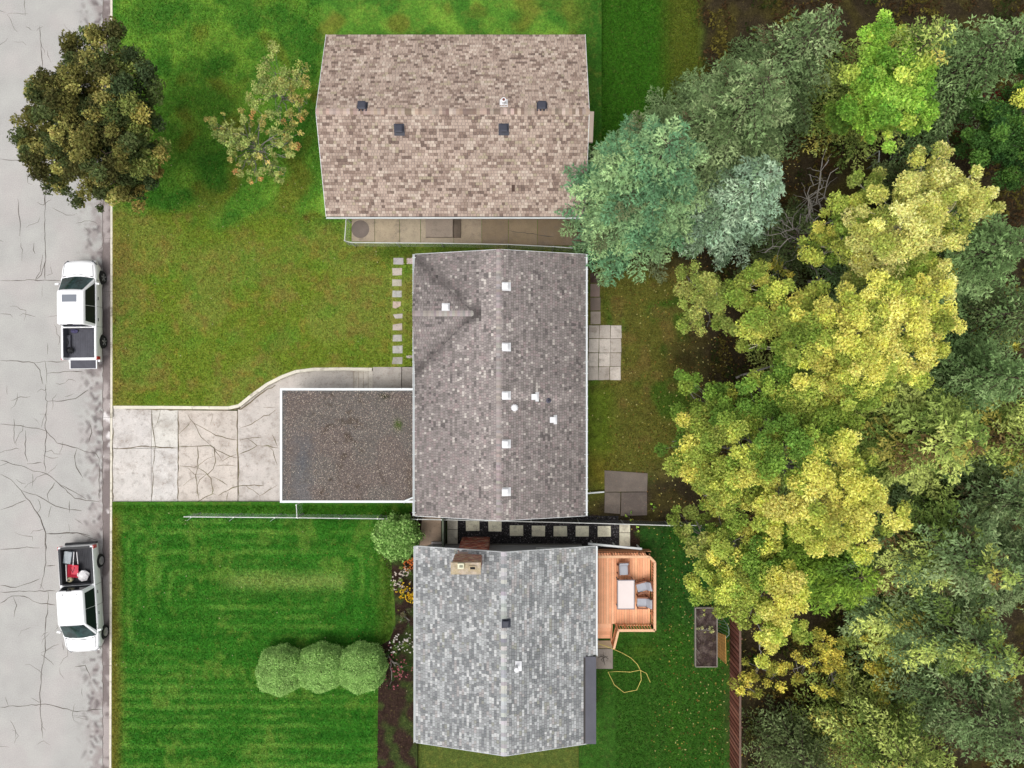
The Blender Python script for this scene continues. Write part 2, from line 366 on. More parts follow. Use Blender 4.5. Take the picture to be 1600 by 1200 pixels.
def colL(x, y):
    c = np.tile(A(62, 124, 38), (len(x), 1)); wob = 4*(vnoise(x, y, 30, 3)-.5)+3*(vnoise(x, y, 9, 4)-.5)
    dx_ = np.minimum(x-182, 616-x); dy_ = np.minimum(y-812, 1030-y); d = -9*np.log(np.exp(-dx_/9)+np.exp(-dy_/9))+wob
    str_ = .5+.5*np.sin(d/15.5*2*math.pi)
    br_ = vnoise(x, y, 60, 15)*.7+vnoise(x, y, 14, 25)*.3
    c = mixa(c, A(100, 150, 58), ss(.2, .9, str_)*ss(.2, .8, br_)*.95)
    c = mixa(c, A(46, 106, 30), ss(.5, .95, np.sin(d/31*2*math.pi+.6)*.5+.5)*ss(.25, .7, vnoise(x, y, 60, 16)*.6+vnoise(x, y, 12, 26)*.4)*.75)
    c = mixa(c, A(142, 166, 84), np.exp(-((y-908-wob)/13)**2)*ss(330, 380, x)*(1-ss(530, 550, x))*.75)
    c = mixa(c, A(118, 152, 62), ss(.55, .85, vnoise(x, y, 30, 14)*.6+vnoise(x, y, 8, 24)*.4)*.6)
    c = mixa(c, A(122, 112, 48), (1-ss(176, 198, x+wob))*.85)
    c = mixa(c, A(78, 100, 34), ss(575, 605, x)*.7)
    c = mixa(c, A(42, 88, 22), (1-ss(806, 822, y))*ss(450, 480, x)*.7)
    return mixa(c, A(60, 110, 28), (1-ss(795, 815, y))*.7)
low = [(175.4, 640), (175.4, 786), (652, 786), (652, 812), (652, 1260), (170.8, 1260), (172.8, 960)]
lawnL = sheet('lower_lawn', [(175.4, 784), (652, 784), (652, 1260), (173.8, 1260)], hS, grass, step=4.5, colf=colL, skirt=.4, kind='structure')
def colB(x, y):
    n = len(x); w = 16*(vnoise(x, y, 24, 21)-.5); w2 = 30*(vnoise(x, y, 40, 22)-.5)
    c = np.tile(A(60, 52, 38), (n, 1))                                       # forest floor
    c = mixa(c, A(76, 70, 34), ss(.45, .75, vnoise(x, y, 22, 23))*.7)
    yard = (1-ss(1055, 1110, x+w+w2))*ss(395, 440, y+w)*(1-ss(735, 800, y+w+(x-915)*.25))
    c = mixa(c, A(104, 104, 46), yard)
    c = mixa(c, A(70, 104, 34), yard*ss(.5, .75, vnoise(x, y, 30, 24))*.8)
    c = mixa(c, A(122, 104, 58), yard*ss(.55, .8, vnoise(x, y, 20, 25))*.6)
    c = mixa(c, A(128, 118, 40), np.exp(-((x-935-w)/22)**2-((y-735)/30)**2)*.6)
    c = mixa(c, A(96, 126, 34), yard*ss(590, 620, y)*(1-ss(690, 730, y))*(1-ss(940, 975, x))*.6)
    c = mixa(c, A(66, 54, 36), np.exp(-((x-1075)/32)**2-((y-560)/28)**2)*.8)
    s = ss(818, 824, y)*(1-ss(1120, 1165, x+w))*(1-ss(1300, 1310, y))
    c = mixa(c, A(46, 84, 32), s); c = mixa(c, A(58, 104, 32), s*ss(1040, 1046, x+w*.3)*(1-ss(1060, 1075, x))*.35)
    c = mixa(c, A(92, 110, 40), s*np.exp(-((x-1005)/22)**2-((y-1018)/12)**2)*.7)
    c = mixa(c, A(66, 108, 30), s*ss(960, 990, y)*.4)
    t = (1-ss(225, 250, y+w))*(1-ss(1080, 1110, x+w)); c = mixa(c, A(56, 100, 26), t); c = mixa(c, A(100, 96, 38), t*ss(1020, 1060, x)*.6)
    return c
by = sheet('back_yard', [(905, -60), (1720, -60), (1720, 1260), (905, 1260)], hB, soilm, step=8, colf=colB, skirt=.4, kind='structure')
def colX(x, y):
    c = np.tile(A(58, 44, 38), (len(x), 1)); return mixa(c, A(66, 96, 38), ss(.58, .75, vnoise(x, y, 14, 3))*.5)
beds = sheet('soil_bed', [(596, 868), (606, 860), (640, 800), (910, 800), (1000, 818), (1000, 880), (652, 880), (652, 1260), (588, 1260), (592, 1010), (609, 1000), (618, 975), (616, 930), (610, 895)], lambda a, b: HB+.01, soilm, step=5, colf=colX, skirt=.3, kind='structure')

# ------------------------------------------------------------------ driveway, walk, steps
drv = empty('driveway', kind='structure')
def slab(poly, z0, z1, col, name='slab', m=conc_c, parent=None):
    mb = MB(); pprism(mb, poly, z0, z1, col=alb(*col)); return mb.build(name, m, parent, colors=True)
slab([(176, 638.5), (236.5, 640), (236, 700), (176, 701)], -.1, .035, (214, 208, 203), parent=drv)
slab([(237, 640), (277.6, 640.5), (277.6, 699.5), (236.6, 700)], -.1, .035, (218, 214, 206), parent=drv)
slab([(176, 701.6), (236, 700.6), (236, 785), (176, 785)], -.1, .035, (216, 210, 204), parent=drv)
slab([(236.6, 700.6), (277.6, 700.1), (277.6, 785.5), (236.6, 785.5)], -.1, .035, (219, 214, 209), parent=drv)
slab([(278.4, 641), (371, 642), (371, 786), (278.4, 785.5)], -.1, .045, (212, 202, 192), parent=drv)
slab([(371.8, 640), (380, 634), (395, 619), (418, 603), (440, 592), (462, 583), (470, 606), (560, 610), (560, 786.5), (371.8, 786.5)], -.1, .055, (208, 200, 193), parent=drv)
slab([(560.6, 610), (645, 612), (645, 786.5), (560.6, 786.5)], -.1, .056, (190, 184, 178), parent=drv)
a4 = lambda *p: tr(p, 4.8, 160, 560)
DC = [[.9]+a4((368, 385), (372, 470), (384, 565), (398, 660), (378, 800), (378, 940), (368, 1075)), [.8]+a4((435, 385), (412, 480), (392, 520)),
      [1.3]+a4((80, 672), (160, 676), (215, 672), (290, 658), (400, 662), (490, 668), (560, 672)), [1.5]+a4((568, 395), (572, 640), (566, 1075)),
      [1.4]+a4((575, 660), (700, 658), (815, 656), (860, 690), (960, 735), (1010, 745)), [1.4]+a4((690, 488), (750, 518), (850, 578), (1010, 612)),
      [1]+a4((575, 565), (640, 505), (665, 470)), [1]+a4((640, 420), (690, 490), (740, 590), (835, 670), (900, 770)), [1]+a4((828, 415), (808, 500)),
      [1.3]+a4((712, 660), (718, 810), (698, 880), (710, 960), (725, 1060)), [1]+a4((580, 805), (690, 818), (790, 750), (835, 735)),
      [1.4]+a4((718, 820), (790, 870), (830, 830), (850, 770), (838, 660)), [1]+a4((850, 808), (905, 800), (1005, 808)), [1.2]+a4((900, 770), (960, 735), (1010, 718)),
      [1]+a4((645, 825), (690, 870), (780, 870)), [1.5]+a4((780, 870), (730, 910), (712, 960)), [1.6]+a4((780, 865), (815, 900), (830, 990), (820, 1020)), [1]+a4((605, 955), (650, 915), (700, 885)),
      [1.2]+a4((820, 885), (900, 925), (935, 950)), [1.8]+a4((700, 1078), (770, 1040), (830, 1015), (850, 1020)), [1.5]+a4((870, 1030), (905, 1005), (970, 972), (1060, 952), (1210, 952)), [1]+a4((945, 1000), (932, 1070)),
      [1.7]+a4((1010, 395), (1012, 620), (1018, 760), (1020, 1075)), [1.3]+a4((1030, 522), (1115, 495), (1210, 430), (1250, 425), (1300, 385)), [1.2]+a4((1205, 366), (1300, 366)),
      [1.2]+a4((1020, 605), (1090, 600), (1200, 595)), [1.3]+a4((1085, 600), (1160, 655), (1100, 690), (1025, 720)), [1.3]+a4((1160, 655), (1245, 655), (1315, 672)),
      [1.5]+a4((1240, 655), (1280, 690), (1312, 800)), [1.3]+a4((1275, 575), (1312, 660)), [1]+a4((1070, 950), (1180, 1030), (1310, 950)), [1]+a4((1180, 1030), (1185, 1070)),
      [1]+a4((905, 640), (878, 690)), [2.2]+a4((80, 375), (300, 378), (540, 385), (700, 380), (900, 385), (1040, 380), (1110, 330), (1210, 250), (1300, 200)), [1.4]+a4((80, 520), (76, 700), (78, 1070)),
      [1.2]+tr([(385, 175), (387, 280)], 4.285, 420, 540), [1]+tr([(320, 235), (280, 275)], 4.285, 420, 540), [1]+tr([(390, 232), (480, 235), (545, 225)], 4.285, 420, 540), [1.2]+tr([(250, 180), (290, 215)], 4.285, 420, 540)]
cracks('crack', DC, lambda a, b: .056 if a > 371 else .046, crackd, drv)['kind'] = 'stuff'
# stain sheets on the slab in front of the carport (oil)
rk = empty('retaining_kerb', kind='structure')
ctr = [(177, 636.4), (250, 636.6), (300, 637), (357, 637.4), (373, 634), (392, 618.5), (417, 600.5), (440, 588.8), (462, 580.6), (490, 577), (537, 576.5), (581, 577)]
rng2 = random.Random(3)
def offs(pts, d):
    o = []
    for i, p in enumerate(pts):
        a = pts[max(i-1, 0)]; b = pts[min(i+1, len(pts)-1)]; dx, dy = b[0]-a[0], b[1]-a[1]; L = math.hypot(dx, dy); o.append((p[0]-dy/L*d, p[1]+dx/L*d))
    return o
fi = []
for (a, b) in zip(ctr[:-1], ctr[1:]):
    k = 3
    for j in range(k): fi.append((a[0]+(b[0]-a[0])*j/k, a[1]+(b[1]-a[1])*j/k))
fi.append(ctr[-1])
cuts = [0, 3, 6, 9, 12, 16, 21, 24, 27, 30, 33]
for a, b in zip(cuts[:-1], cuts[1:]):
    seg = fi[a:b+1]; L_ = offs(seg, 2.4); R_ = offs(seg, -2.4)
    L_[0] = (L_[0][0]+.35, L_[0][1]); mb = MB(); vs = []; n = len(seg)
    for (l, r) in zip(L_, R_):
        z = hU((l[0]+r[0])/2)+.035+.0*rng2.random(); pl, pr = P(*l, z), P(*r, z)
        vs += [pl, pr, (pl.x, pl.y, -.1), (pr.x, pr.y, -.1)]
    fs = [(0, 1, 3, 2), (4*(n-1), 4*(n-1)+2, 4*(n-1)+3, 4*(n-1)+1)]
    for i in range(n-1):
        o = 4*i; fs += [(o, o+4, o+5, o+1), (o, o+2, o+6, o+4), (o+1, o+5, o+7, o+3)]
    mb.add(vs, fs); mb.build('kerb_stone', kerbm, rk)
walk = empty('front_walk', kind='structure')
slab([(462, 580), (552, 579.4), (552, 612), (462, 612)], -.1, .062, (205, 198, 191), parent=walk)
for i in range(4):
    x0, x1 = 552.5+7.4*i, 552.5+7.4*(i+1)
    slab([(x0, 579.4), (x1+.3, 579.4), (x1+.3, 608), (x0, 608)], 0, .06+.12*(i+1), (222, 214, 202), 'step', parent=walk)
    slab([(x0-.2, 579.6), (x0+1.2, 579.6), (x0+1.2, 608), (x0-.2, 608)], 0, .065+.12*(i+1), (196, 186, 172), 'step_nosing', parent=walk)
slab([(582.6, 573.6), (627, 573.6), (627, 610), (582.6, 610)], 0, .57, (198, 190, 181), parent=walk)
slab([(628, 573.6), (656, 573.6), (656, 610), (628, 610)], 0, .57, (180, 172, 164), parent=walk)
gpth = empty('stepping_stone_path', kind='structure')
S = lambda *q: tr(q, 5.456, 590, 380)
for q in [S((135, 125), (220, 125), (220, 182), (135, 180)), S((248, 128), (330, 124), (330, 178), (248, 176)), S((125, 212), (208, 212), (206, 272), (128, 275)),
          S((125, 308), (205, 310), (205, 365), (124, 366)), S((128, 404), (206, 405), (205, 460), (124, 460)), S((130, 496), (200, 498), (196, 535), (155, 556), (128, 550)),
          S((130, 608), (165, 604), (212, 600), (212, 640), (150, 642)), S((130, 694), (208, 682), (210, 742), (128, 742)), S((130, 782), (206, 780), (208, 836), (128, 838)),
          S((128, 876), (212, 872), (212, 938), (128, 938)), S((132, 972), (212, 970), (210, 1030), (122, 1030)), S((245, 958), (300, 956), (300, 980), (245, 980))]:
    sl_ = slab(q, .3, .575, (R.randint(186, 206), R.randint(180, 192), R.randint(170, 182)), 'stepping_stone', parent=gpth)
# worn soil just around every stepping stone
# top patio
pat = empty('neighbour_patio', kind='structure')
T = lambda x: x/4.444+530
xs = [T(85), T(247), T(420), T(565), T(795), T(990), T(1175), T(1377), T(1600)+5, T(1600)+45]
for i, (a, b) in enumerate(zip(xs[:-1], xs[1:])):
    cc = [(184, 168, 146), (184, 168, 142), (182, 168, 144), (178, 164, 142), (168, 152, 130), (146, 128, 104), (150, 132, 106), (136, 118, 94), (120, 102, 84)][i]
    slab([(a+.35, 330), (b-.35, 330), (b-.35, 377.4+i*.9), (a+.35, 377.2+i*.9)], .3, .59, cc, 'slab', parent=pat)
slab([(T(600), 330), (T(788), 330), (T(788), 370.5), (T(600), 370.5)], .58, .80, (158, 144, 130), 'landing_block', parent=pat)
slab([(T(792), 330), (T(843), 330), (T(843), 371), (T(792), 371)], .58, .68, (100, 88, 76), 'step', parent=pat)
cracks('crack', [[1.2, (795, 360), (840, 367), (866, 370)]], lambda a, b: .592, crackm, pat)['kind'] = 'stuff'
mb = MB(); c_ = P(563, 358, .6); mb.lathe((c_.x, c_.y, .592), [(.5, 0), (.5, .006)], 20)
mb.build('round_stain', mat('damp_concrete', alb(128, 116, 108), var=.15, fine=.1), pat)
# back patio
bp_ = empty('back_patio', kind='structure')
B = lambda x, y: (x/4.614+880, y/4.614+380)
ys = [590, 688, 790, 890, 988]; xs = [184, 260, 342, 422]
for r in range(4):
    for c in range(3):
        (x0, y0), (x1, y1) = B(xs[c]-r*2+2, ys[r]+2), B(xs[c+1]-r*2-2, ys[r+1]-2)
        slab(rect(x0, y0, x1, y1, .35), .15, HB+.06+R.uniform(0, .02), (lambda q: (206+q, 196+q, 186+q))(R.randint(-14, 14)), 'slab', parent=bp_)
    (x0, y0), (x1, y1) = B(164, ys[r]+2), B(180-r*2, ys[r+1]-2); slab(rect(x0, y0, x1, y1, .3), .15, HB+.03, (150, 138, 128), 'slab', parent=bp_)
for (x0, y0, x1, y1, cc) in ((194, 290, 266, 386, (140, 120, 114)), (194, 390, 270, 488, (128, 114, 106)), (196, 490, 271, 586, (168, 156, 146)), (194, 215, 264, 287, (76, 58, 52))):
    a, b = B(x0+2, y0+2), B(x1-2, y1-2); slab(rect(*a, *b, .3), .15, HB+.05, cc, 'slab', parent=bp_)
# concrete pad by the back corner
pad = empty('concrete_pad', kind='structure')
slab([(944.6, 735), (1012, 739.5), (1011, 768), (945, 768.5)], .1, HB+.06, (116, 106, 98), parent=pad)
slab([(945, 769.5), (969.6, 769.5), (968.6, 803), (944.5, 801)], .1, HB+.06, (104, 95, 88), parent=pad)
slab([(971, 769.5), (1011, 769), (1011, 805), (970, 806)], .1, HB+.06, (100, 90, 84), parent=pad)
# south side yard
sy = empty('side_yard_path', kind='structure')
slab([(660, 805), (689, 805), (689, 856), (655, 856)], .1, HB+.05, (182, 158, 136), parent=sy)
slab([(674, 847), (690, 847), (690, 862), (674, 862)], .1, HB+.18, (232, 224, 226), parent=sy)
slab([(699, 806), (715, 806), (715, 827), (699, 827)], .1, HB+.07, (240, 234, 216), parent=sy)
slab([(699, 827.8), (715, 827.8), (715, 850), (699, 850)], .1, HB+.07, (240, 234, 216), parent=sy)
for (x0, y0, x1, y1) in ((728, 812, 749, 829.5), (763, 812, 783.5, 830.5), (796.5, 821, 817.5, 837.5), (831, 821.5, 851.5, 838), (865, 822, 886, 838), (899.5, 822, 920, 838.5), (934, 822, 954.5, 838.5)):
    slab(rect(x0, y0, x1, y1, .3), .1, HB+.07, (lambda q: (243+q, 238+q, 212+q))(R.randint(-10, 8)), 'paver', parent=sy)
slab([(968, 820), (984.5, 820), (984.5, 832), (968, 832)], .1, HB+.07, (236, 230, 206), 'paver', parent=sy)
slab([(968, 833), (984.5, 833), (984.5, 853), (968, 853)], .1, HB+.07, (236, 230, 206), 'paver', parent=sy)
gv = sheet('gravel_bed', [(716, 806), (966, 806), (967, 822), (967, 856), (716, 856)], lambda a, b: HB+.03, gravel, kind='structure')
NS = 7000; pv = []; 
mbg = MB()
for i in range(NS):
    p = P(R.uniform(717, 966), R.uniform(807, 855), HB+.035); s = R.uniform(.018, .045); a = R.random()*3
    q = R.choice([alb(40, 38, 40), alb(60, 56, 58), alb(90, 84, 86), alb(30, 30, 32), alb(150, 145, 146) if R.random() < .3 else alb(50, 48, 50)])
    mbg.add([(p.x+s*math.cos(a), p.y+s*math.sin(a), p.z), (p.x-s*math.sin(a), p.y+s*math.cos(a), p.z), (p.x-s*math.cos(a), p.y-s*math.sin(a), p.z), (p.x+s*math.sin(a), p.y-s*math.cos(a), p.z), (p.x, p.y, p.z+s*.9)],
            [(0, 1, 4), (1, 2, 4), (2, 3, 4), (3, 0, 4)], col=q)
stone_c = mat('gravel_stone', attr=True, rough=.7, var=.1, fine=.2)
mbg.build('gravel', stone_c, gv, colors=True)['kind'] = 'stuff'
# ------------------------------------------------------------------ houses
PAL_MAIN = [(tuple(v*1.1 for v in c), w) for c, w in [(alb(148, 139, 136), 5), (alb(138, 130, 127), 4), (alb(160, 151, 147), 3), (alb(126, 119, 116), 2.4), (alb(190, 182, 175), .9), (alb(154, 140, 138), 2), (alb(108, 102, 100), .7)]]
PAL_TOP = [(tuple(v*1.16 for v in c), w) for c, w in [(alb(184, 165, 151), 5), (alb(170, 151, 138), 4), (alb(150, 130, 118), 3), (alb(126, 106, 96), 2.2), (alb(200, 184, 169), 2), (alb(104, 86, 78), 1.0), (alb(168, 156, 132), .8)]]
PAL_BOT = [(alb(158, 160, 160), 5), (alb(136, 138, 139), 4), (alb(184, 186, 186), 3.5), (alb(118, 120, 122), 3), (alb(206, 206, 205), 1.6), (alb(170, 164, 162), 1), (alb(146, 146, 134), .6)]
def soften(pal, k):
    m = [sum(c[i]*w for c, w in pal)/sum(w for _, w in pal) for i in range(3)]
    return [(tuple(c[i]+(m[i]-c[i])*k for i in range(3)), w) for c, w in pal]
def pick(pal, r):
    t = r.random()*sum(w for _, w in pal)
    for c, w in pal:
        t -= w
        if t <= 0: return c
    return pal[-1][0]
def shingle_plane(name, parent, O, U, V, lu, lv, expo, wmin, wmax, pal, clip=None, seed=1, run=.12, thick=.016, tint=None, lip=.022, edge=.42):
    """laminated shingles as real tabs: course by course up the slope, every tab its own wedge and colour"""
    r = random.Random(seed); O, U, V = Vector(O), Vector(U).normalized(), Vector(V).normalized(); N = U.cross(V)
    if N.z < 0: N = -N
    mb = MB(); k = 0
    while k*expo < lv-1e-4:
        v0 = k*expo; v1 = min(v0+expo*1.12, lv); u = -r.random()*wmax; last = None
        while u < lu:
            w = r.uniform(wmin, wmax); a, b = max(u, 0), min(u+w, lu); u += w
            if b-a < .01: continue
            uc, vc = (a+b)/2, (v0+v1)/2
            if clip and not clip(uc, vc): continue
            c = pick(pal, r) if (last is None or r.random() > run) else last
            last = c; t = thick*(r.choice([.55, 1.0, 1.25])); g = .007
            q = [O+U*(a+g)+V*v0+N*t, O+U*(b-g)+V*v0+N*t, O+U*(b-g)+V*v1+N*.003, O+U*(a+g)+V*v1+N*.003,
                 O+U*(a+g)+V*(v0-lip), O+U*(b-g)+V*(v0-lip)]
            q += [q[0], q[1]]
            j = r.uniform(.93, 1.07)*(tint(O+U*uc+V*vc, r) if tint else 1)
            mb.add(q, [(0, 1, 2, 3), (4, 5, 7, 6), (4, 0, 3), (5, 2, 1)], col=tuple(x*j for x in c)); mb.c[-4:] = [tuple(x*edge for x in c)]*4  # front strip's colour holds the course shadow line as well as the cut edge
        k += 1
    o = mb.build(name, shing, parent, colors=True); o['kind'] = 'stuff'; return o

def window(parent, c, w, h, axis, out):
    """window part: frame with a pane as sub-part; axis 'X' = wall runs along x, out = outward sign"""
    mb = MB(); c = Vector(c); t = .07
    def bx(du, dz, su, sz, dep, off):
        d = (su, dep, sz) if axis == 'X' else (dep, su, sz)
        o = Vector((du, out*off, dz)) if axis == 'X' else Vector((out*off, du, dz))
        return c+o, d
    for du, dz, su, sz in ((0, h/2, w+t, t), (0, -h/2, w+t, t), (-w/2, 0, t, h-t), (w/2, 0, t, h-t), (0, 0, t*.7, h-t)):
        q, d = bx(du, dz, su, sz, .08, .04); mb.box(q, d)
    f = mb.build('window', white, parent); q, d = bx(0, 0, w-t, h-t, .02, .02); MB().box(q, d).build('pane', glassm, f); return f

def gutter(parent, a, b, inward, ticks=True):
    """K gutter along an eave from a to b, with hangers"""
    a, b, i = Vector(a), Vector(b), Vector(inward).normalized(); mb = MB(); w = .09
    mb.bar(a-i*w, b-i*w, .022, .11); mb.bar(a-i*w/2-Vector((0, 0, .045)), b-i*w/2-Vector((0, 0, .045)), w-.024, .014)
    g = mb.build('gutter', white, parent); L = (b-a).length
    if ticks:
        h = MB(); n = int(L/.62)
        for k in range(n+1):
            p = a.lerp(b, (k+.3)/(n+.6))+Vector((0, 0, .035)); h.bar(p-i*.13, p+i*.07, .025, .012)
        h.build('gutter_hangers', white, g)['kind'] = 'stuff'
    return g

def gable_roof(parent, ax, a0, a1, b0, b1, br, ze, zr, pal, seed, expo, wmin, wmax, clipL=None, clipR=None, overhang=.45, wall=siding, zg=.2, run=.12, tint=None):
    """ridge runs along axis ax ('X' or 'Y'); a = along ridge, b = across"""
    T = (lambda a, b, z: Vector((a, b, z))) if ax == 'X' else (lambda a, b, z: Vector((b, a, z)))
    UA = T(1, 0, 0)
    s0 = T(0, br-b0, zr-ze); s1 = T(0, br-b1, zr-ze)
    shingle_plane('shingles', parent, T(a0, b0, ze), UA, s0, a1-a0, s0.length, expo, wmin, wmax, pal, clipL, seed, run, tint=tint)
    shingle_plane('shingles', parent, T(a0, b1, ze), UA, s1, a1-a0, s1.length, expo, wmin, wmax, pal, clipR, seed+1, run, tint=tint)
    # roof deck with thickness, 4 mm under the shingles
    mb = MB(); t = .12; d = -.006
    pts = [(b0, ze), (br, zr), (b1, ze)]
    vs = []
    for a in (a0+.01, a1-.01):
        for b, z in pts: vs.append(T(a, b, z+d))
        for b, z in pts: vs.append(T(a, b, z+d-t))
    mb.add(vs, [(0, 1, 7, 6), (1, 2, 8, 7), (3, 9, 10, 4), (4, 10, 11, 5), (0, 3, 4, 1), (1, 4, 5, 2), (6, 7, 10, 9), (7, 8, 11, 10), (0, 6, 9, 3), (2, 5, 11, 8)])
    mb.build('roof_deck', roofdeck, parent)
    # rake boards
    for a in (a0, a1):
        for (b, z) in ((b0, ze), (b1, ze)):
            m = MB(); m.bar(T(a, b, z-.075), T(a, br, zr-.075), .03, .15); m.build('rake_board', white, parent)
    # walls
    o = overhang; k0 = (zr-ze)/abs(br-b0); k1 = (zr-ze)/abs(br-b1); A0, A1, B0, B1 = a0+o, a1-o, b0+o, b1-o
    zw0, zw1 = ze+o*k0-.14, ze+o*k1-.14; m = MB(); zrw = zr-.14
    for a in (A0, A1):
        m = MB(); q = [[T(a+da, B0, zg), T(a+da, B1, zg), T(a+da, B1, zw1), T(a+da, br, zrw), T(a+da, B0, zw0)] for da in (0, .15 if a == A0 else -.15)]
        m.add(q[0]+q[1], [(0, 1, 2, 3, 4), (9, 8, 7, 6, 5)]+[(i, 5+i, 5+(i+1) % 5, (i+1) % 5) for i in range(5)]); m.build('gable_wall', wall, parent)
    for b, z in ((B0, zw0), (B1, zw1)):
        m = MB(); q = .075 if b == B0 else -.075
        c = T((A0+A1)/2, b+q, (zg+z)/2); dd = T(A1-A0-.31, .15, z-zg); m.box(c, (abs(dd.x), abs(dd.y), z-zg)); m.build('eave_wall', wall, parent)
    m = MB(); c = T((A0+A1)/2, (B0+B1)/2, zg+.1); dd = T(A1-A0+.06, B1-B0+.06, 0); m.box(c, (abs(dd.x), abs(dd.y), .5)); m.build('foundation', found, parent)
    return T, (A0, A1, B0, B1)
def ridge_caps(parent, p0, p1, halfw, drop, pal, step, seed=5, name='ridge_cap', m=None):
    r = random.Random(seed); p0, p1 = Vector(p0), Vector(p1); d = (p1-p0).normalized(); s = d.cross(Vector((0, 0, 1))).normalized(); L = (p1-p0).length; n = max(1, round(L/step)); st = L/n
    for k in range(n):
        mb = MB(); a = p0+d*(k*st); b = p0+d*(k*st+st*1.12); ta, tb = .034, .020
        pts = []
        for q, t in ((a, ta), (b, tb)): pts += [q-s*halfw-Vector((0, 0, drop*halfw-t)), q+Vector((0, 0, t)), q+s*halfw-Vector((0, 0, drop*halfw-t))]
        low = [p-Vector((0, 0, .02)) for p in pts[:3]]
        c = tuple(x*r.uniform(.94, 1.06) for x in pick(pal, r))
        mb.add(pts+low, [(0, 1, 4, 3), (1, 2, 5, 4), (0, 6, 7, 1), (1, 7, 8, 2), (0, 3, 6), (2, 8, 5)], col=c)
        mb.build(name, m or shing, parent, colors=True)
def vent_box(parent, p, w, h, m, slope, name='roof_vent', flange=None):
    """square roof vent: flange following the slope, body and overhanging cap"""
    p = Vector(p); mb = MB(); mb.box((p.x, p.y, p.z+h*.38), (w*.74, w*.74, h*.9))
    v = mb.build(name, m, parent)
    c = MB(); t = h*.88; b = w*.16
    o = w/2; c.add([(p.x-o, p.y-o, p.z+t), (p.x+o, p.y-o, p.z+t), (p.x+o, p.y+o, p.z+t), (p.x-o, p.y+o, p.z+t),
                    (p.x-o, p.y-o, p.z+t+.03), (p.x+o, p.y-o, p.z+t+.03), (p.x+o, p.y+o, p.z+t+.03), (p.x-o, p.y+o, p.z+t+.03),
                    (p.x-o+b, p.y-o+b, p.z+t+.055), (p.x+o-b, p.y-o+b, p.z+t+.055), (p.x+o-b, p.y+o-b, p.z+t+.055), (p.x-o+b, p.y+o-b, p.z+t+.055)],
                   [(3, 2, 1, 0), (0, 1, 5, 4), (1, 2, 6, 5), (2, 3, 7, 6), (3, 0, 4, 7), (4, 5, 9, 8), (5, 6, 10, 9), (6, 7, 11, 10), (7, 4, 8, 11), (8, 9, 10, 11)])
    c.build('vent_cap', m, v)
    if flange:
        f = MB(); sx, sy = slope; e = w*.78
        vs = []
        for dx, dy in ((-e, -e), (e, -e), (e, e), (-e, e)): vs.append((p.x+dx*.85+flange[0], p.y+dy*.85+flange[1], p.z+(dx*.85+flange[0])*sx+(dy*.85+flange[1])*sy+.028))
        f.add(vs, [(0, 1, 2, 3)]); f.build('flashing', m, v)
    return v

PAL_TOP = soften(PAL_TOP, .18); PAL_BOT = [(tuple(v*1.10 for v in c), w) for c, w in soften(PAL_BOT, .2)]
# --- main house (ridge along Y)
mh = empty('house', label='middle bungalow with a long taupe shingle roof and a line of small white vents', cat='house', loc=(0, 0, 0))
ZE, ZR = 2.9, 4.24; X0, X1, XR, Y0, Y1 = -5.11, 3.86, -.585, -6.95, 6.84
kL = (ZR-ZE)/(XR-X0); kR = (ZR-ZE)/(X1-XR)
YC = 600; yc_top, yc_bot, ycr = P(0, 398, ZE).y-.15, P(0, 583, ZE).y, P(0, 489.5, 3.9).y     # cross gable extents on the left eave
XA = P(741, 0, 3.9).x; zc = ZE+(XA-X0)*kL
slL = math.hypot(XR-X0, ZR-ZE)
def clipMainL(u, v):       # cut the cross gable's triangle out of the main slope
    y = Y0+u; x = X0+v*math.cos(math.atan(kL)); t = (x-X0)/(XA-X0)
    if t >= 1: return True
    lo = yc_bot+(ycr-yc_bot)*t; hi = yc_top+(ycr-yc_top)*t
    return not (lo < y < hi)
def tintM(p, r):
    k = 1.20-.30*abs(p.x-XR)/4.5; n = float(vnoise(p.x*27, p.y*27, 14, 2))  # roof light painted into the tabs: paler at the ridge, darker towards the eaves
    # dirt gathered along the two valleys, pale runs below the metal vents
    for ye in (yc_top, yc_bot):
        t = (p.x-X0)/(XA-X0)
        if 0 <= t <= 1.1:
            d = abs(p.y-(ye+(ycr-ye)*min(t, 1)))
            k *= 1-.46*math.exp(-(d/.42)**2)*(.6+.8*n)
    if ycr+.3 < p.y < yc_top+.3 and p.x < XA+.2 and (p.x-X0)/(XA-X0) > (yc_top-p.y)/(yc_top-ycr): k *= .86-.10*n
    if p.x > XR: k *= .86  # right slope darkened in colour, as it faces away from the sun
    for vy, vx in ((620, 836), (628, 858), (656, 866), (618, 795)):
        y_, x_ = (600-vy)*.0331, (vx-800)*.0331
        if p.x > x_ and abs(p.y-y_) < .5: k *= 1+.45*math.exp(-((p.y-y_)/.28)**2)*math.exp(-(p.x-x_)/1.2)*(.5+n)
    return k
T_, _ = gable_roof(mh, 'Y', Y0, Y1, X0, X1, XR, ZE, ZR, PAL_MAIN, 21, .132, .12, .17, clipL=clipMainL, wall=siding2, zg=.2, tint=tintM)
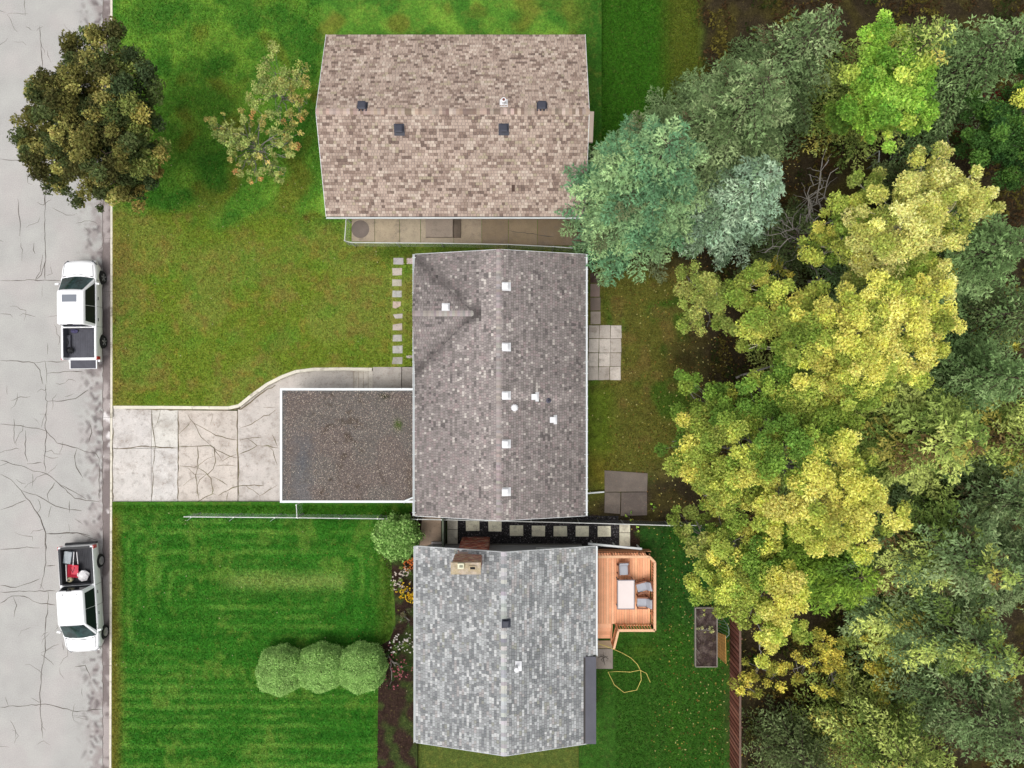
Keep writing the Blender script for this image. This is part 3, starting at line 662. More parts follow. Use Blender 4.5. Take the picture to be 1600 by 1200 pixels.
# cross gable: two slopes meeting on a ridge that runs left
def cross(sgn, yedge, seed):
    # plane from eave line (y=yedge,z=ZE) up to ridge (y=ycr,z=zc), limited by valley from (X0,yedge) to (XA,ycr)
    V = Vector((0, ycr-yedge, zc-ZE)); lv = V.length; O = Vector((X0-.02, yedge, ZE))
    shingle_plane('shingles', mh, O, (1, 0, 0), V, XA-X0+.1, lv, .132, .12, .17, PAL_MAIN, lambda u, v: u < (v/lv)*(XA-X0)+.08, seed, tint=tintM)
    MB().add([(X0-.02, yedge, ZE-.006), (XA, ycr, zc-.006), (X0-.02, ycr, zc-.006)], [(0, 1, 2)]).build('roof_deck', roofdeck, mh)
cross(1, yc_top, 41); cross(-1, yc_bot, 42)
MB().add([(X0+.03, yc_top, ZE-.02), (X0+.03, yc_bot, ZE-.02), (X0+.03, ycr, zc-.02)], [(0, 1, 2)]).build('gable_wall', siding2, mh)
for ye in (yc_top, yc_bot): MB().bar((X0-.0, ye, ZE-.05), (X0-.0, ycr, zc-.05), .03, .1).build('rake_board', white, mh)
CAPM = [(alb(172, 162, 158), 3), (alb(182, 172, 167), 2), (alb(158, 149, 146), 2)]
ridge_caps(mh, (XR-.07, Y0, ZR-.0), (XR-.07, Y1, ZR-.0), .15, kR, CAPM, .135)
ridge_caps(mh, (X0, ycr, zc), (XA-.05, ycr, zc), .15, .3, CAPM, .135, 6)
# valleys: dark metal strip under the cut shingles
vm_ = mat('valley_lining', alb(96, 90, 88), var=.2, fine=.25)
for ye in (yc_top, yc_bot):
    a = Vector((X0+.05, ye, ZE+.012)); b = Vector((XA, ycr, zc+.012)); MB().bar(a, b, .16, .008).build('valley', vm_, mh)
gutter(mh, (X0-.02, Y0, ZE-.02), (X0-.02, Y1, ZE-.02), (1, 0, 0)); gutter(mh, (X1+.02, Y0, ZE-.02), (X1+.02, Y1, ZE-.02), (-1, 0, 0))
for py in (447, 542, 618, 694, 769):
    p = P(789.3, py, 4.3); vent_box(mh, (p.x, p.y, ZR-(p.x-XR)*kR), .33, .2, whitep, (-kR, 0), flange=(.07, 0))
p = P(696, 479.6, 3.95); vent_box(mh, (p.x, p.y, zc-(p.y-ycr)*.28), .31, .2, whitep, (0, -.3), flange=(0, .02))
def hooded(px, py):
    p = P(px, py, 3.6); z = ZR-(p.x-XR)*kR; mb = MB(); mb.box((p.x, p.y, z+.1), (.22, .26, .22)); v = mb.build('roof_vent', whitep, mh)
    MB().add([(p.x-.13, p.y-.15, z+.22), (p.x-.13, p.y+.15, z+.22), (p.x+.17, p.y+.15, z+.17), (p.x+.17, p.y-.15, z+.17), (p.x-.13, p.y-.15, z+.25), (p.x-.13, p.y+.15, z+.25), (p.x+.17, p.y+.15, z+.2), (p.x+.17, p.y-.15, z+.2)],
             [(4, 7, 6, 5), (0, 1, 2, 3), (0, 4, 5, 1), (1, 5, 6, 2), (2, 6, 7, 3), (3, 7, 4, 0)]).build('vent_cap', whitep, v)
    MB().add([(p.x+.08, p.y-.24, z-.1*kR+.03), (p.x+.26, p.y-.24, z-.26*kR+.03), (p.x+.26, p.y+.24, z-.26*kR+.03), (p.x+.08, p.y+.24, z-.1*kR+.03)], [(0, 1, 2, 3)]).build('flashing', whitep, v)
hooded(834, 620); hooded(863, 656)
p = P(857, 626, 3.6); z = ZR-(p.x-XR)*kR; mb = MB(); mb.tube([(p.x, p.y, z-.05), (p.x, p.y, z+.32)], .05, 12); pipe = mb.build('vent_pipe', mat('black_pipe', (.02, .02, .03), rough=.5), mh)
MB().lathe((p.x, p.y, z+.01), [(.14, -.03), (.13, .03), (.06, .06)], 14).build('pipe_flashing', mat('lead_grey', alb(92, 90, 104)), pipe)
# white turbine vent
p = P(804, 637, 4.3); z = ZR-(p.x-XR)*kR; mb = MB(); mb.lathe((p.x, p.y, z-.03), [(.10, 0), (.10, .2)], 16)
tv = mb.build('turbine_vent', whitep, mh)
mb = MB(); mb.lathe((p.x, p.y, z+.17), [(.09, 0), (.16, .05), (.18, .12), (.15, .19), (.06, .23)], 12); mb.build('turbine_head', whitep, tv)
for k in range(10):
    a = k*math.pi/5; MB().box((p.x+.18*math.cos(a), p.y+.18*math.sin(a), z+.29), (.012, .05, .15), rz=a+.5).build('turbine_blade', whitep, tv)
MB().add([(p.x+.1, p.y-.22, z-.03), (p.x+.25, p.y-.22, z-.075), (p.x+.25, p.y+.22, z-.075), (p.x+.1, p.y+.22, z-.03)], [(0, 1, 2, 3)]).build('flashing', whitep, tv)
# downspouts
a = P(640, 779.5, 2.75); b = P(630.5, 783.5, 2.7); c = P(628.5, 791, .6)
mb = MB(); mb.tube([(X0+.0, P(0, 776, 2.8).y, 2.78), b+Vector((0, 0, -.0)), Vector((b.x-.03, b.y-.12, 2.3)), Vector((b.x-.03, b.y-.12, .3))], .045, 6); mb.build('downspout', white, mh)
mb = MB(); y_ = P(0, 771.5, .4).y; mb.tube([(X1+.06, y_, 2.8), (X1+.06, y_, .42), P(944, 768.5, .36)], .045, 6); mb.build('downspout', white, mh)
for (x, y, w_, h_, ax, s) in ((X1-.45, 4.6, 1.6, 1.1, 'Y', 1), (X1-.45, 1.6, .9, .9, 'Y', 1), (X1-.45, -4.6, 1.5, 1.1, 'Y', 1), (X0+.45, 4.6, 2.2, 1.3, 'Y', -1), (X0+.45, 2.5, 1.4, 1.1, 'Y', -1)):
    window(mh, (x, y, 1.9), w_, h_, ax, s)
MB().box((X1-.42, -.9, 1.3), (.06, .95, 2.05)).build('door', mat('brown_door', alb(110, 80, 60)), mh)
MB().box((X0+.42, .55, 1.55), (.06, .95, 2.05)).build('door', mat('white_door', alb(225, 225, 220)), mh)

# --- carport with flat tar and gravel roof
cp = empty('carport', label='flat tar and gravel roof of the carport in front of the middle bungalow', cat='carport', loc=(0, 0, 0))
zc_ = 2.5; a = P(437.5, 606.5, zc_); b = P(651, 785.5, zc_)
cx0, cy1, cx1, cy0 = a.x, a.y, X0+.03, b.y
def colC(x, y):
    c = np.tile(A(106, 100, 95), (len(x), 1)); n = vnoise(x, y, 13, 3)*.5+vnoise(x, y, 5, 4)*.5
    c = mixa(c, A(108, 96, 91), ss(.4, .65, vnoise(x, y, 36, 1))*.7)
    c = mixa(c, A(106, 106, 108), np.exp(-((x-470+30*(n-.5))/15)**2)*ss(650, 710, y)*.7)
    c = mixa(c, A(84, 86, 92), np.exp(-((x-473)/9)**2-((y-722)/15)**2)*.6)
    c = mixa(c, A(72, 58, 46), ss(.62, .72, n)*ss(480, 500, x)*(1-ss(560, 580, x))*.7)
    c = mixa(c, A(74, 92, 32), np.exp(-((x-622)/6)**2-((y-664)/7.5)**2)*1.4)
    c = mixa(c, A(46, 46, 22), (np.exp(-((x-600)/8)**2-((y-619)/4)**2)*1.3)*ss(.35, .5, n))
    c = mixa(c, A(66, 54, 46), np.exp(-((x-590-.45*(y-730))/2.0)**2)*ss(722, 730, y)*(1-ss(755, 765, y))*.7)
    c = mixa(c, A(94, 98, 100), (1-ss(443, 450, x))*.5+(1-ss(610, 616, y))*.6)
    c = mixa(c, A(98, 82, 70), ss(625, 645, x)*ss(700, 740, y)*ss(.4, .6, n)*.7)
    return c
tarm = mat('tar_and_gravel', attr=True, rough=.95, var=.10, scale=3, fine=.55, fscale=17, bump=1, bscale=20, stain=[(alb(190, 178, 160), 16, .58, .66, .45), (alb(62, 52, 48), 13, .58, .66, .6)])
sheet('gravel_roof', [(439, 608), (654, 608), (654, 784), (439, 784)], lambda x, y: zc_-.03, tarm, parent=cp, step=3, colf=colC)
mb = MB(); mb.box(((cx0+cx1)/2, (cy0+cy1)/2, zc_-.16), (cx1-cx0-.1, cy1-cy0-.1, .2)); mb.build('roof_slab', siding2, cp)
for (p0, p1) in (((cx0+.06, cy0, 0), (cx0+.06, cy1, 0)), ((cx0+.12, cy0+.06, 0), (cx1, cy0+.06, 0)), ((cx0+.12, cy1-.06, 0), (cx1, cy1-.06, 0))):
    mb = MB(); mb.bar((p0[0], p0[1], zc_-.1), (p1[0], p1[1], zc_-.1), .12, .24); mb.build('fascia', white, cp)
for x in (cx0+.5, cx0+3.6): 
    for y in (cy0+.4, cy1-.4): MB().box((x, y, 1.2), (.14, .14, 2.3)).build('post', white, cp)
MB().box((cx1-.5, (cy0+cy1)/2, 1.2), (.15, cy1-cy0-.6, 2.3)).build('back_wall', siding2, cp)
gs = MB()
for i in range(9000):
    px, py = R.uniform(441, 652), R.uniform(610, 782)
    if abs(px-471) < 17 and py > 680 and R.random() < .85: continue
    p = P(px, py, zc_-.03); s = R.uniform(.012, .03); an = R.random()*3; q = R.choice([alb(205, 192, 175), alb(150, 132, 118), alb(96, 84, 78), alb(180, 160, 148), alb(120, 110, 108)])
    ca, sa = s*math.cos(an), s*math.sin(an)
    gs.add([(p.x+ca, p.y+sa, p.z), (p.x-sa, p.y+ca, p.z), (p.x-ca, p.y-sa, p.z), (p.x+sa, p.y-ca, p.z), (p.x, p.y, p.z+s*.7)], [(0, 1, 4), (1, 2, 4), (2, 3, 4), (3, 0, 4)], col=q)
gs.build('roof_gravel', stone_c, cp, colors=True)['kind'] = 'stuff'

# --- top house (ridge along X)
th = empty('house', label='bungalow at the top edge with a brownish pink shingle roof and black square vents', cat='house')
tz, tr_ = 2.9, 4.85; tx0, tx1, ty0, tyr = -9.80, 3.86, 8.84, 13.62; ty1 = tyr+4.78
gable_roof(th, 'X', tx0, tx1, ty0, ty1, tyr, tz, tr_, PAL_TOP, 61, .145, .13, .21, wall=siding2, zg=.55, run=.15)
ridge_caps(th, (tx0, tyr, tr_), (tx1, tyr, tr_), .15, .4, PAL_TOP[:5], .17, 8)
gutter(th, (tx0, ty0-.02, tz-.02), (tx1, ty0-.02, tz-.02), (0, 1, 0), False)
kT = (tr_-tz)/(tyr-ty0)
yb = P(0, 226, 3.9).y                                   # wider strip of roof at the right, upper half
MB().add([(tx1, yb, tz+(yb-ty0)*kT-.01), (tx1+.24, yb, tz+(yb-ty0)*kT-.03), (tx1+.24, tyr, tr_-.03), (tx1, tyr, tr_-.01),
          (tx1, yb, tz+(yb-ty0)*kT-.2), (tx1+.24, yb, tz+(yb-ty0)*kT-.2), (tx1+.24, tyr, tr_-.2), (tx1, tyr, tr_-.2)], [(0, 1, 2, 3), (0, 4, 5, 1), (1, 5, 6, 2)]).build('rake_extension', mat('beige_flashing', alb(176, 160, 146), var=.08), th)
blackv = mat('black_vent_metal', alb(62, 64, 76), rough=.5, var=.06, fine=.05)
for (px, py, zz) in ((565.5, 165, 4.85), (623.5, 201.5, 4.6), (787, 201, 4.6), (847, 165, 4.85)):
    p = P(px, py, zz); vent_box(th, (p.x, p.y, tr_-abs(p.y-tyr)*kT), .40, .2, blackv, (0, kT if p.y < tyr else -kT), flange=(0, -.02))
p = P(787, 157, 5.0); z = tr_-abs(p.y-tyr)*kT; f = MB().tube([(p.x, p.y, z-.05), (p.x, p.y, z+.42)], .09, 14).build('vent_pipe', whitep, th)
MB().lathe((p.x, p.y, z+.42), [(.12, 0), (.12, .04), (.09, .05)], 14).build('pipe_collar', whitep, f)
MB().lathe((p.x, p.y, z+.47), [(.07, 0), (.07, .006)], 14).build('pipe_bore', mat('rusty_bore', alb(120, 70, 60)), f)
MB().add([(p.x-.2, p.y-.22, z+.10), (p.x+.2, p.y-.22, z+.10), (p.x+.2, p.y+.22, z-.07), (p.x-.2, p.y+.22, z-.07)], [(0, 1, 2, 3)]).build('flashing', whitep, f)
p = P(802, 295.5, 3.3); z = tr_-(tyr-p.y)*kT
MB().add([(p.x-.085, p.y-.16, z-.16*kT+.03), (p.x+.085, p.y-.16, z-.16*kT+.03), (p.x+.085, p.y+.16, z+.16*kT+.03), (p.x-.085, p.y+.16, z+.16*kT+.03)], [(0, 1, 2, 3)]).build('replaced_shingle', mat('dark_shingle', alb(86, 66, 58), fine=.2), th)
for x, w_ in ((-7.5, 1.6), (.8, 1.2)): window(th, (x, ty0+.45, 2.0), w_, 1.0, 'X', -1)
MB().box((P(686, 0, .8).x, ty0+.42, 1.85), (.95, .06, 2.05)).build('door', mat('beige_door', alb(200, 190, 175)), th)

# --- bottom house (ridge along Y)
bh = empty('house', label='bungalow at the bottom with a mottled grey shingle roof and brick chimney', cat='house')
bx0, bx1, bxr, by1, by0 = -5.06, 4.39, -.36, -8.55, -18.9; bzr = 4.24
ycut = P(0, 1025, ZE).y
def clipBR(u, v): return not (by0+u < ycut and v < .62)
gable_roof(bh, 'Y', by0, by1, bx0, bx1, bxr, ZE, bzr, PAL_BOT, 81, .135, .12, .22, clipR=clipBR, overhang=.5, wall=siding, zg=.2, run=.25)
kB = (bzr-ZE)/(bx1-bxr)
PC = [(alb(205, 204, 202), 3), (alb(176, 176, 176), 2), (alb(150, 150, 152), 1.2)]
ridge_caps(bh, (bxr-.05, by0, bzr), (bxr-.05, by1, bzr), .155, kB, PC, .2, 9)
gutter(bh, (bx0-.02, by0, ZE-.02), (bx0-.02, by1, ZE-.02), (1, 0, 0), False); gutter(bh, (bx1+.02, ycut, ZE-.02), (bx1+.02, by1, ZE-.02), (-1, 0, 0), False)
greyflat = mat('dark_membrane', alb(96, 96, 104), var=.1, fine=.08)
q = P(931.5, 1027, ZE+.1); w_ = MB(); w_.box(((bx1-.55+bx1+.0)/2, (ycut+by0)/2, ZE+.12), (.60, ycut-by0, .05)); w_.build('flat_roof_strip', greyflat, bh)
MB().bar((bx1-.87, ycut-.02, ZE+.17), (bx1-.87, by0, ZE+.17), .05, .12).build('fascia', white, bh)
MB().bar((bx1-.87, ycut, ZE+.15), (bx1, ycut, ZE+.15), .06, .05).build('flashing', greyflat, bh)
p = P(790.5, 974.5, 4.3); vent_box(bh, (p.x, p.y, bzr-(p.x-bxr)*kB), .34, .18, blackv, (-kB, 0), flange=(.02, 0))
p = P(807, 1042, 4.2); z = bzr-(p.x-bxr)*kB; f = MB().tube([(p.x, p.y, z-.05), (p.x, p.y, z+.5)], .08, 14).build('vent_pipe', whitep, bh)
MB().box((p.x+.1, p.y, z+.0), (.34, .5, .06)).build('flashing', whitep, f); MB().lathe((p.x, p.y, z+.5), [(.12, 0), (.12, .05), (.04, .08)], 14).build('pipe_cap', whitep, f)
# chimney: brick by brick
ch = empty('chimney', parent=bh)
brickm = mat('red_brick', attr=True, rough=.9, var=.1, fine=.2, bump=.4); mort = mat('mortar', alb(170, 150, 140), fine=.2)
def bricks(x0, x1, yf, yb, z0, z1, seed, pal):
    r = random.Random(seed); mb = MB(); bh_, bw = .075, .21; z = z0; k = 0
    while z+bh_ < z1:
        for (fx0, fx1, fy, ax) in ((x0, x1, yf, 0), (x0, x1, yb, 0), (yb, yf, x0, 1), (yb, yf, x1, 1)):
            u = fx0-(k % 2)*bw/2
            while u < fx1:
                a, b = max(u, fx0)+.006, min(u+bw, fx1)-.006; u += bw
                if b-a < .03: continue
                c = pick(pal, r); d = r.uniform(.03, .045)
                s = 1 if (fy in (yf, x1)) else -1
                cc = ((a+b)/2, fy, z+bh_/2) if ax == 0 else (fy, (a+b)/2, z+bh_/2); dd = (b-a, d, bh_-.012) if ax == 0 else (d, b-a, bh_-.012)
                mb.box(cc, dd, col=tuple(q*r.uniform(.85, 1.15) for q in c))
        z += bh_; k += 1
    return mb
PB = [(tuple(min(.8, v*1.45) for v in c), w) for c, w in [(alb(158, 92, 76), 4), (alb(142, 76, 64), 3), (alb(186, 128, 106), 3), (alb(200, 164, 140), 1.2), (alb(120, 60, 52), 1.5), (alb(150, 130, 120), 1)]]
PB2 = [(alb(206, 160, 140), 3), (alb(190, 140, 120), 2), (alb(214, 184, 150), 2), (alb(170, 120, 104), 1)]
lx0, lx1 = -2.80, -1.27
MB().box(((lx0+lx1)/2, -8.87, 1.95), (lx1-lx0-.02, .42, 3.5)).build('mortar_core', mort, ch)
b_ = bricks(lx0, lx1, -8.65, -9.08, .2, 3.62, 3, PB).build('bricks', brickm, ch, colors=True); b_['kind'] = 'stuff'
ux0, ux1 = -2.93, -1.56
MB().box(((ux0+ux1)/2, -9.02, 4.6), (ux1-ux0-.02, .48, 1.7)).build('mortar_core', mort, ch)
b_ = bricks(ux0, ux1, -8.78, -9.27, 3.7, 5.42, 4, PB2).build('bricks', brickm, ch, colors=True); b_['kind'] = 'stuff'
cpm = mat('chimney_crown_mortar', alb(184, 168, 138), var=.2, scale=4, fine=.25, stain=[(alb(206, 156, 70), 4, .6, .7, .5), (alb(196, 180, 164), 3, .45, .6, .8)])
MB().box(((ux0+ux1)/2-.02, -9.04, 5.47), (ux1-ux0+.1, .58, .09)).build('chimney_crown', cpm, ch)
c1 = P(720, 884, 5.6); MB().box((c1.x, c1.y, 5.6), (.30, .26, .2)).build('clay_flue', mat('pale_flue', alb(236, 234, 205)), ch)
MB().box((c1.x+.02, c1.y, 5.702), (.17, .13, .006)).build('flue_hole', mat('ash_grey', alb(150, 150, 130)), ch)
c1 = P(738.5, 887.5, 5.55); MB().box((c1.x, c1.y, 5.545), (.34, .2, .07)).build('clay_flue', cpm, ch); MB().box((c1.x, c1.y-.0, 5.583), (.24, .11, .006)).build('flue_hole', dark, ch)
MB().box((-4.45, -8.95, 1.5), (.3, .25, .35)).build('meter_box', mat('meter_grey', alb(170, 172, 172), rough=.4), bh)
window(bh, (2.0, -9.05, 1.8), 1.3, .9, 'X', 1)
window(bh, (bx0+.5, -11.5, 1.8), 2.2, 1.3, 'Y', -1)
# ------------------------------------------------------------------ deck
DZ = .80
dk = empty('deck', label='orange stained wooden deck with railing behind the grey roofed bungalow', cat='deck')
WC = [tuple(min(.86, v*1.3) for v in alb(*c)) for c in ((240, 178, 138), (236, 170, 129), (244, 186, 146), (232, 166, 126), (240, 180, 137))]
dx0, dx1, dyn, dys = 3.95, 7.70, -9.45, -13.36
n = 26; w = (dx1-dx0)/n
for i in range(n):
    x = dx0+w*(i+.5); c = R.choice(WC); MB().box((x, (dyn+dys)/2, DZ-.02), (w-.014, dyn-dys, .04), col=c).build('deck_board', wood, dk, colors=True)
MB().box(((dx0+dx1)/2, (dyn+dys)/2, DZ-.16), (dx1-dx0-.06, dyn-dys-.06, .2), col=alb(120, 70, 48)).build('deck_frame', wood, dk, colors=True)
for x in (4.1, 5.8, 7.6):
    for y in (dyn-.15, dys+.15): MB().box((x, y, .35), (.12, .12, .55), col=WC[3]).build('deck_post', wood, dk, colors=True)
def railing(parent, a, b, za, zb, h=.95, capw=.14, posts=True):
    a, b = Vector((*a, za)), Vector((*b, zb)); d = b-a; L = d.length; n = int(L/.15)
    MB().bar(a+Vector((0, 0, h)), b+Vector((0, 0, h)), capw, .04, col=alb(240, 190, 150)).build('top_rail', wood, parent, colors=True)
    MB().bar(a+Vector((0, 0, .08)), b+Vector((0, 0, .08)), .04, .08, col=WC[1]).build('bottom_rail', wood, parent, colors=True)
    for i in range(n+1):
        p = a.lerp(b, i/n)
        post = i in (0, n) or (i % 10 == 0)
        s = .09 if post and posts else .045
        MB().bar((p.x, p.y, p.z-.15 if post else p.z+.06), (p.x, p.y, p.z+h-.02), s, s, col=R.choice(WC)).build('railing_post' if post else 'baluster', wood, parent, colors=True)
ye = dyn+.06; xe = dx1+.06
railing(dk, (4.0, ye), (xe-.3, ye), DZ, DZ); railing(dk, (xe-.3, ye), (xe, ye-.3), DZ, DZ); railing(dk, (xe, ye-.3), (xe, dys-.03), DZ, DZ); railing(dk, (xe, dys-.03), (5.78, dys-.03), DZ, DZ)
MB().box(((4.0+xe)/2, ye+.05, .45), (xe-4.0, .03, .62), col=WC[3]).build('skirt_board', wood, dk, colors=True)
st = empty('stairs', parent=dk)
for i in range(4):
    y = dys-.13-.245*i; z = DZ-.13*(i+1)
    MB().box(((dx0+5.55)/2, y, z), (5.55-dx0, .235, .045), col=R.choice(WC)).build('tread', wood, st, colors=True)
    MB().box(((dx0+5.55)/2, y-.11, z-.08), (5.55-dx0, .025, .10), col=alb(190, 118, 82)).build('riser', wood, st, colors=True)
railing(dk, (5.78, dys-.05), (5.62, dys-1.2), DZ, DZ-.52, capw=.12)
MB().bar((5.6, dys-.02, DZ-.2), (5.58, dys-1.1, .3), .04, .26, col=WC[3]).build('stringer', wood, st, colors=True)
pp = empty('stair_pad', kind='structure')
slab([(932, 1001), (958, 1001), (958, 1013), (932, 1013)], .1, HB+.05, (186, 162, 130), parent=pp)
slab([(931, 1014), (957.5, 1014), (957.5, 1045), (931, 1045)], .1, HB+.05, (158, 148, 138), parent=pp)
cracks('crack', [[2]+tr(q, 5.715, 920, 840) for q in ([(75, 1075), (110, 1060), (135, 1070), (170, 1060)], [(130, 1020), (128, 1060), (145, 1140)], [(95, 1050), (128, 1048), (175, 1085), (150, 1105)], [(140, 1065), (110, 1090), (125, 1110)])], lambda a, b: HB+.05, crackm, pp)['kind'] = 'stuff'
# table
tb = P(978, 929, 1.5); tbz = DZ
t = empty('patio_table', (tb.x, tb.y, DZ), 0, 'white topped rectangular patio table with a grey metal edge on the deck', 'table')
MB().box((0, 0, .70), (.86, 1.52, .03)).build('tabletop', mat('white_tabletop', alb(240, 226, 222), rough=.35, var=.03, fine=.03), t)
gm = mat('grey_frame', alb(140, 138, 142), rough=.5)
for sx, sy, d in ((0, .785, (.96, .05, .045)), (0, -.785, (.96, .05, .045)), (.455, 0, (.05, 1.52, .045)), (-.455, 0, (.05, 1.52, .045))): MB().box((sx, sy, .70), d).build('table_edge', gm, t)
for sx in (-.42, .42):
    for sy in (-.74, .74): MB().box((sx, sy, .34), (.05, .05, .68)).build('leg', gm, t)
brownw = mat('brown_teak', alb(142, 92, 68), rough=.6, var=.15, fine=.1); cush = mat('grey_cushion', alb(182, 184, 192), rough=.95, var=.05, fine=.08, bump=.2)
def chair(px, py, rz, label, tilt=False):
    p = P(px, py, DZ+.45); c = empty('patio_chair', (p.x, p.y, DZ), rz, label, 'chair', 'cushioned teak chairs on the deck')
    for sx in (-.29, .29):
        MB().box((sx, -.03, .60), (.085, .62, .035)).build('armrest', brownw, c)
        for sy in (-.26, .24): MB().box((sx, sy, .29), (.05, .05, .58)).build('leg', brownw, c)
    MB().box((0, 0, .33), (.54, .54, .05)).build('seat_frame', brownw, c)
    def pad(name, c0, d, M):
        mb = MB(); mb.box(c0, d, M=M); o = mb.build(name, cush, c); bv = o.modifiers.new('b', 'BEVEL'); bv.width = .035; bv.segments = 3; return o
    pad('seat_cushion', (0, -.03, .42), (.50, .54, .12), Matrix.Identity(3)); pad('back_cushion', (0, .33, .66), (.50, .10, .46), Matrix.Rotation(-.42, 3, 'X'))
    MB().box((0, .40, .62), (.60, .05, .62), M=Matrix.Rotation(-.42, 3, 'X')).build('backrest', brownw, c); return c
chair(974, 890, math.radians(3), 'grey cushioned teak chair standing alone north of the white table')
chair(1003.5, 917, math.radians(-75), 'grey cushioned teak chair turned askew, upper of two beside the railing')
chair(1004, 941, math.radians(-91), 'grey cushioned teak chair set square to the table, lower of two beside the railing')
p = P(974.5, 905, DZ+.45); s = empty('stool', (p.x, p.y-.14, DZ), 0, 'low wooden stool frame tucked under the end of the white table', 'stool')
MB().tube([(-.27, .12, .5), (-.2, .04, .5), (0, .0, .5), (.2, .04, .5), (.27, .12, .5)], .022, 6).build('frame', brownw, s)
MB().box((0, -.15, .42), (.5, .32, .04)).build('seat', brownw, s)
for sx in (-.24, .24):
    for sy in (-.28, .04): MB().box((sx, sy, .21), (.04, .04, .42)).build('leg', brownw, s)
# white slanting pipe along the side of the deck
a, b = P(919, 849.5, 1.1), P(1003, 857.5, 1.1); q = MB(); q.bar(a, b, .11, .08); wr = empty('privacy_rail', label='white rail on short posts along the house side of the orange deck', cat='rail')
q.build('rail', white, wr)
for f in (.08, .5, .96): c = a.lerp(b, f); MB().box((c.x, c.y, .62), (.07, .07, .9)).build('post', white, wr)

# ------------------------------------------------------------------ fences
def chainlink(pts, zt, zg, label, posts, group=None, mesh=.26, slats=False, name='chain_link_fence'):
    root = empty(name, label=label, cat='fence', group=group); pr = [P(x, y, zt) for x, y in pts]
    MB().tube(pr, .026, 6).build('top_rail', whiterail, root)
    m = MB(); acc = 0
    for a, b in zip(pr[:-1], pr[1:]):
        L = (b-a).length; n = max(1, int(L/mesh)); h = zt-zg-.06; k = h/mesh
        d = (b-a)/L
        for i in range(-int(k), n+1):
            for s in (1, -1):
                u0, u1 = i*mesh, i*mesh+h; 
                if s == 1: p, q = (u0, 0), (u1, h)
                else: p, q = (u0, h), (u1, 0)
                # clip to panel
                (ua, va), (ub, vb) = p, q
                if ua < 0: t = -ua/(ub-ua); va += (vb-va)*t; ua = 0
                if ub > L: t = (L-ua)/(ub-ua) if ub > ua else 0; vb = va+(vb-va)*t; ub = L
                if ub-ua < .01: continue
                A_ = a+d*ua; B__ = a+d*ub; m.tube([(A_.x, A_.y, zg+.05+va), (B__.x, B__.y, zg+.05+vb)], .0028, 3, cap=False)
    m.build('wire_mesh', galv, root)['kind'] = 'stuff'
    for (x, y) in posts:
        p = P(x, y, zt); MB().tube([(p.x, p.y, zg-.1), (p.x, p.y, zt+.05)], .033, 8).build('fence_post', galv, root)
    if slats:
        sm = mat('black_privacy_slat', alb(46, 46, 50), rough=.6, var=.1); s = MB()
        for a, b in zip(pr[:-1], pr[1:]):
            L = (b-a).length; n = int(L/.085); d = (b-a)/L; ang = math.atan2(d.y, d.x)
            for i in range(n):
                c = a+d*(i+.5)*.085
                if c.x < slats: continue
                s.box((c.x, c.y, (zt+zg)/2), (.055, .012, zt-zg-.12), rz=ang)
        s.build('privacy_slats', sm, root)['kind'] = 'stuff'
    return root
chainlink([(287, 807.5), (465, 809), (590, 810.5), (690, 812), (800, 814.5), (905, 817), (1046, 821), (1096, 821)], 1.35, .2, 'long chain link fence with black slats between the two lower lots', [(299, 807.6), (365, 808.2), (429, 808.8), (465, 809), (530, 809.8), (590, 810.5), (652, 811.5), (690, 812), (760, 813.5), (830, 815), (905, 817), (975, 819), (1046, 821), (1095, 821)], slats=P(688, 0, 1.35).x)
chainlink([(464, 809), (463, 789)], 1.35, .2, 'short chain link fence piece running from the carport to the long fence', [(464, 808), (463, 789)])
chainlink([(541, 339), (538.5, 376), (549, 379), (690, 380), (794, 382), (865, 385.5), (920, 389)], 1.65, .55, 'white railed chain link fence round the narrow concrete patio', [(541, 341), (538.5, 376), (549, 379), (620, 379.5), (690, 380), (794, 382), (865, 385.5)])
# angled braces on the fence posts
fr = bpy.data.objects['chain_link_fence']
for x, y in ((300, 807.6), (366, 808.2), (430, 808.8)):
    a, b = P(x, y, 1.3), P(x-8, y+6, .25); MB().tube([a, b], .016, 5).build('brace', galv, fr)
MB().box((P(688, 0, .9).x, P(0, 834, .9).y, .85), (.07, 1.7, 1.3)).build('x', white)  # replaced below
bpy.data.objects.remove(bpy.data.objects['x'])
gw = mat('weathered_green_wood', alb(96, 104, 88), var=.25, scale=4, fine=.2)
gt = empty('side_gate', label='weathered grey green board gate across the side yard beside the shrub', cat='gate')
x_ = P(693, 0, 1.3).x; ya, yb_ = P(0, 808, 1.3).y, P(0, 856, 1.3).y
nb = 12
for i in range(nb):
    y = ya+(yb_-ya)*(i+.5)/nb; MB().box((x_, y, .95), (.03, abs(yb_-ya)/nb-.01, 1.5+.02*(i % 3))).build('board', gw, gt)
for z in (.5, 1.45): MB().bar((x_-.04, ya, z), (x_-.04, yb_, z), .04, .09).build('rail', gw, gt)
MB().bar((x_, ya, 1.73), (x_, yb_, 1.73), .10, .03).build('cap_rail', gw, gt)
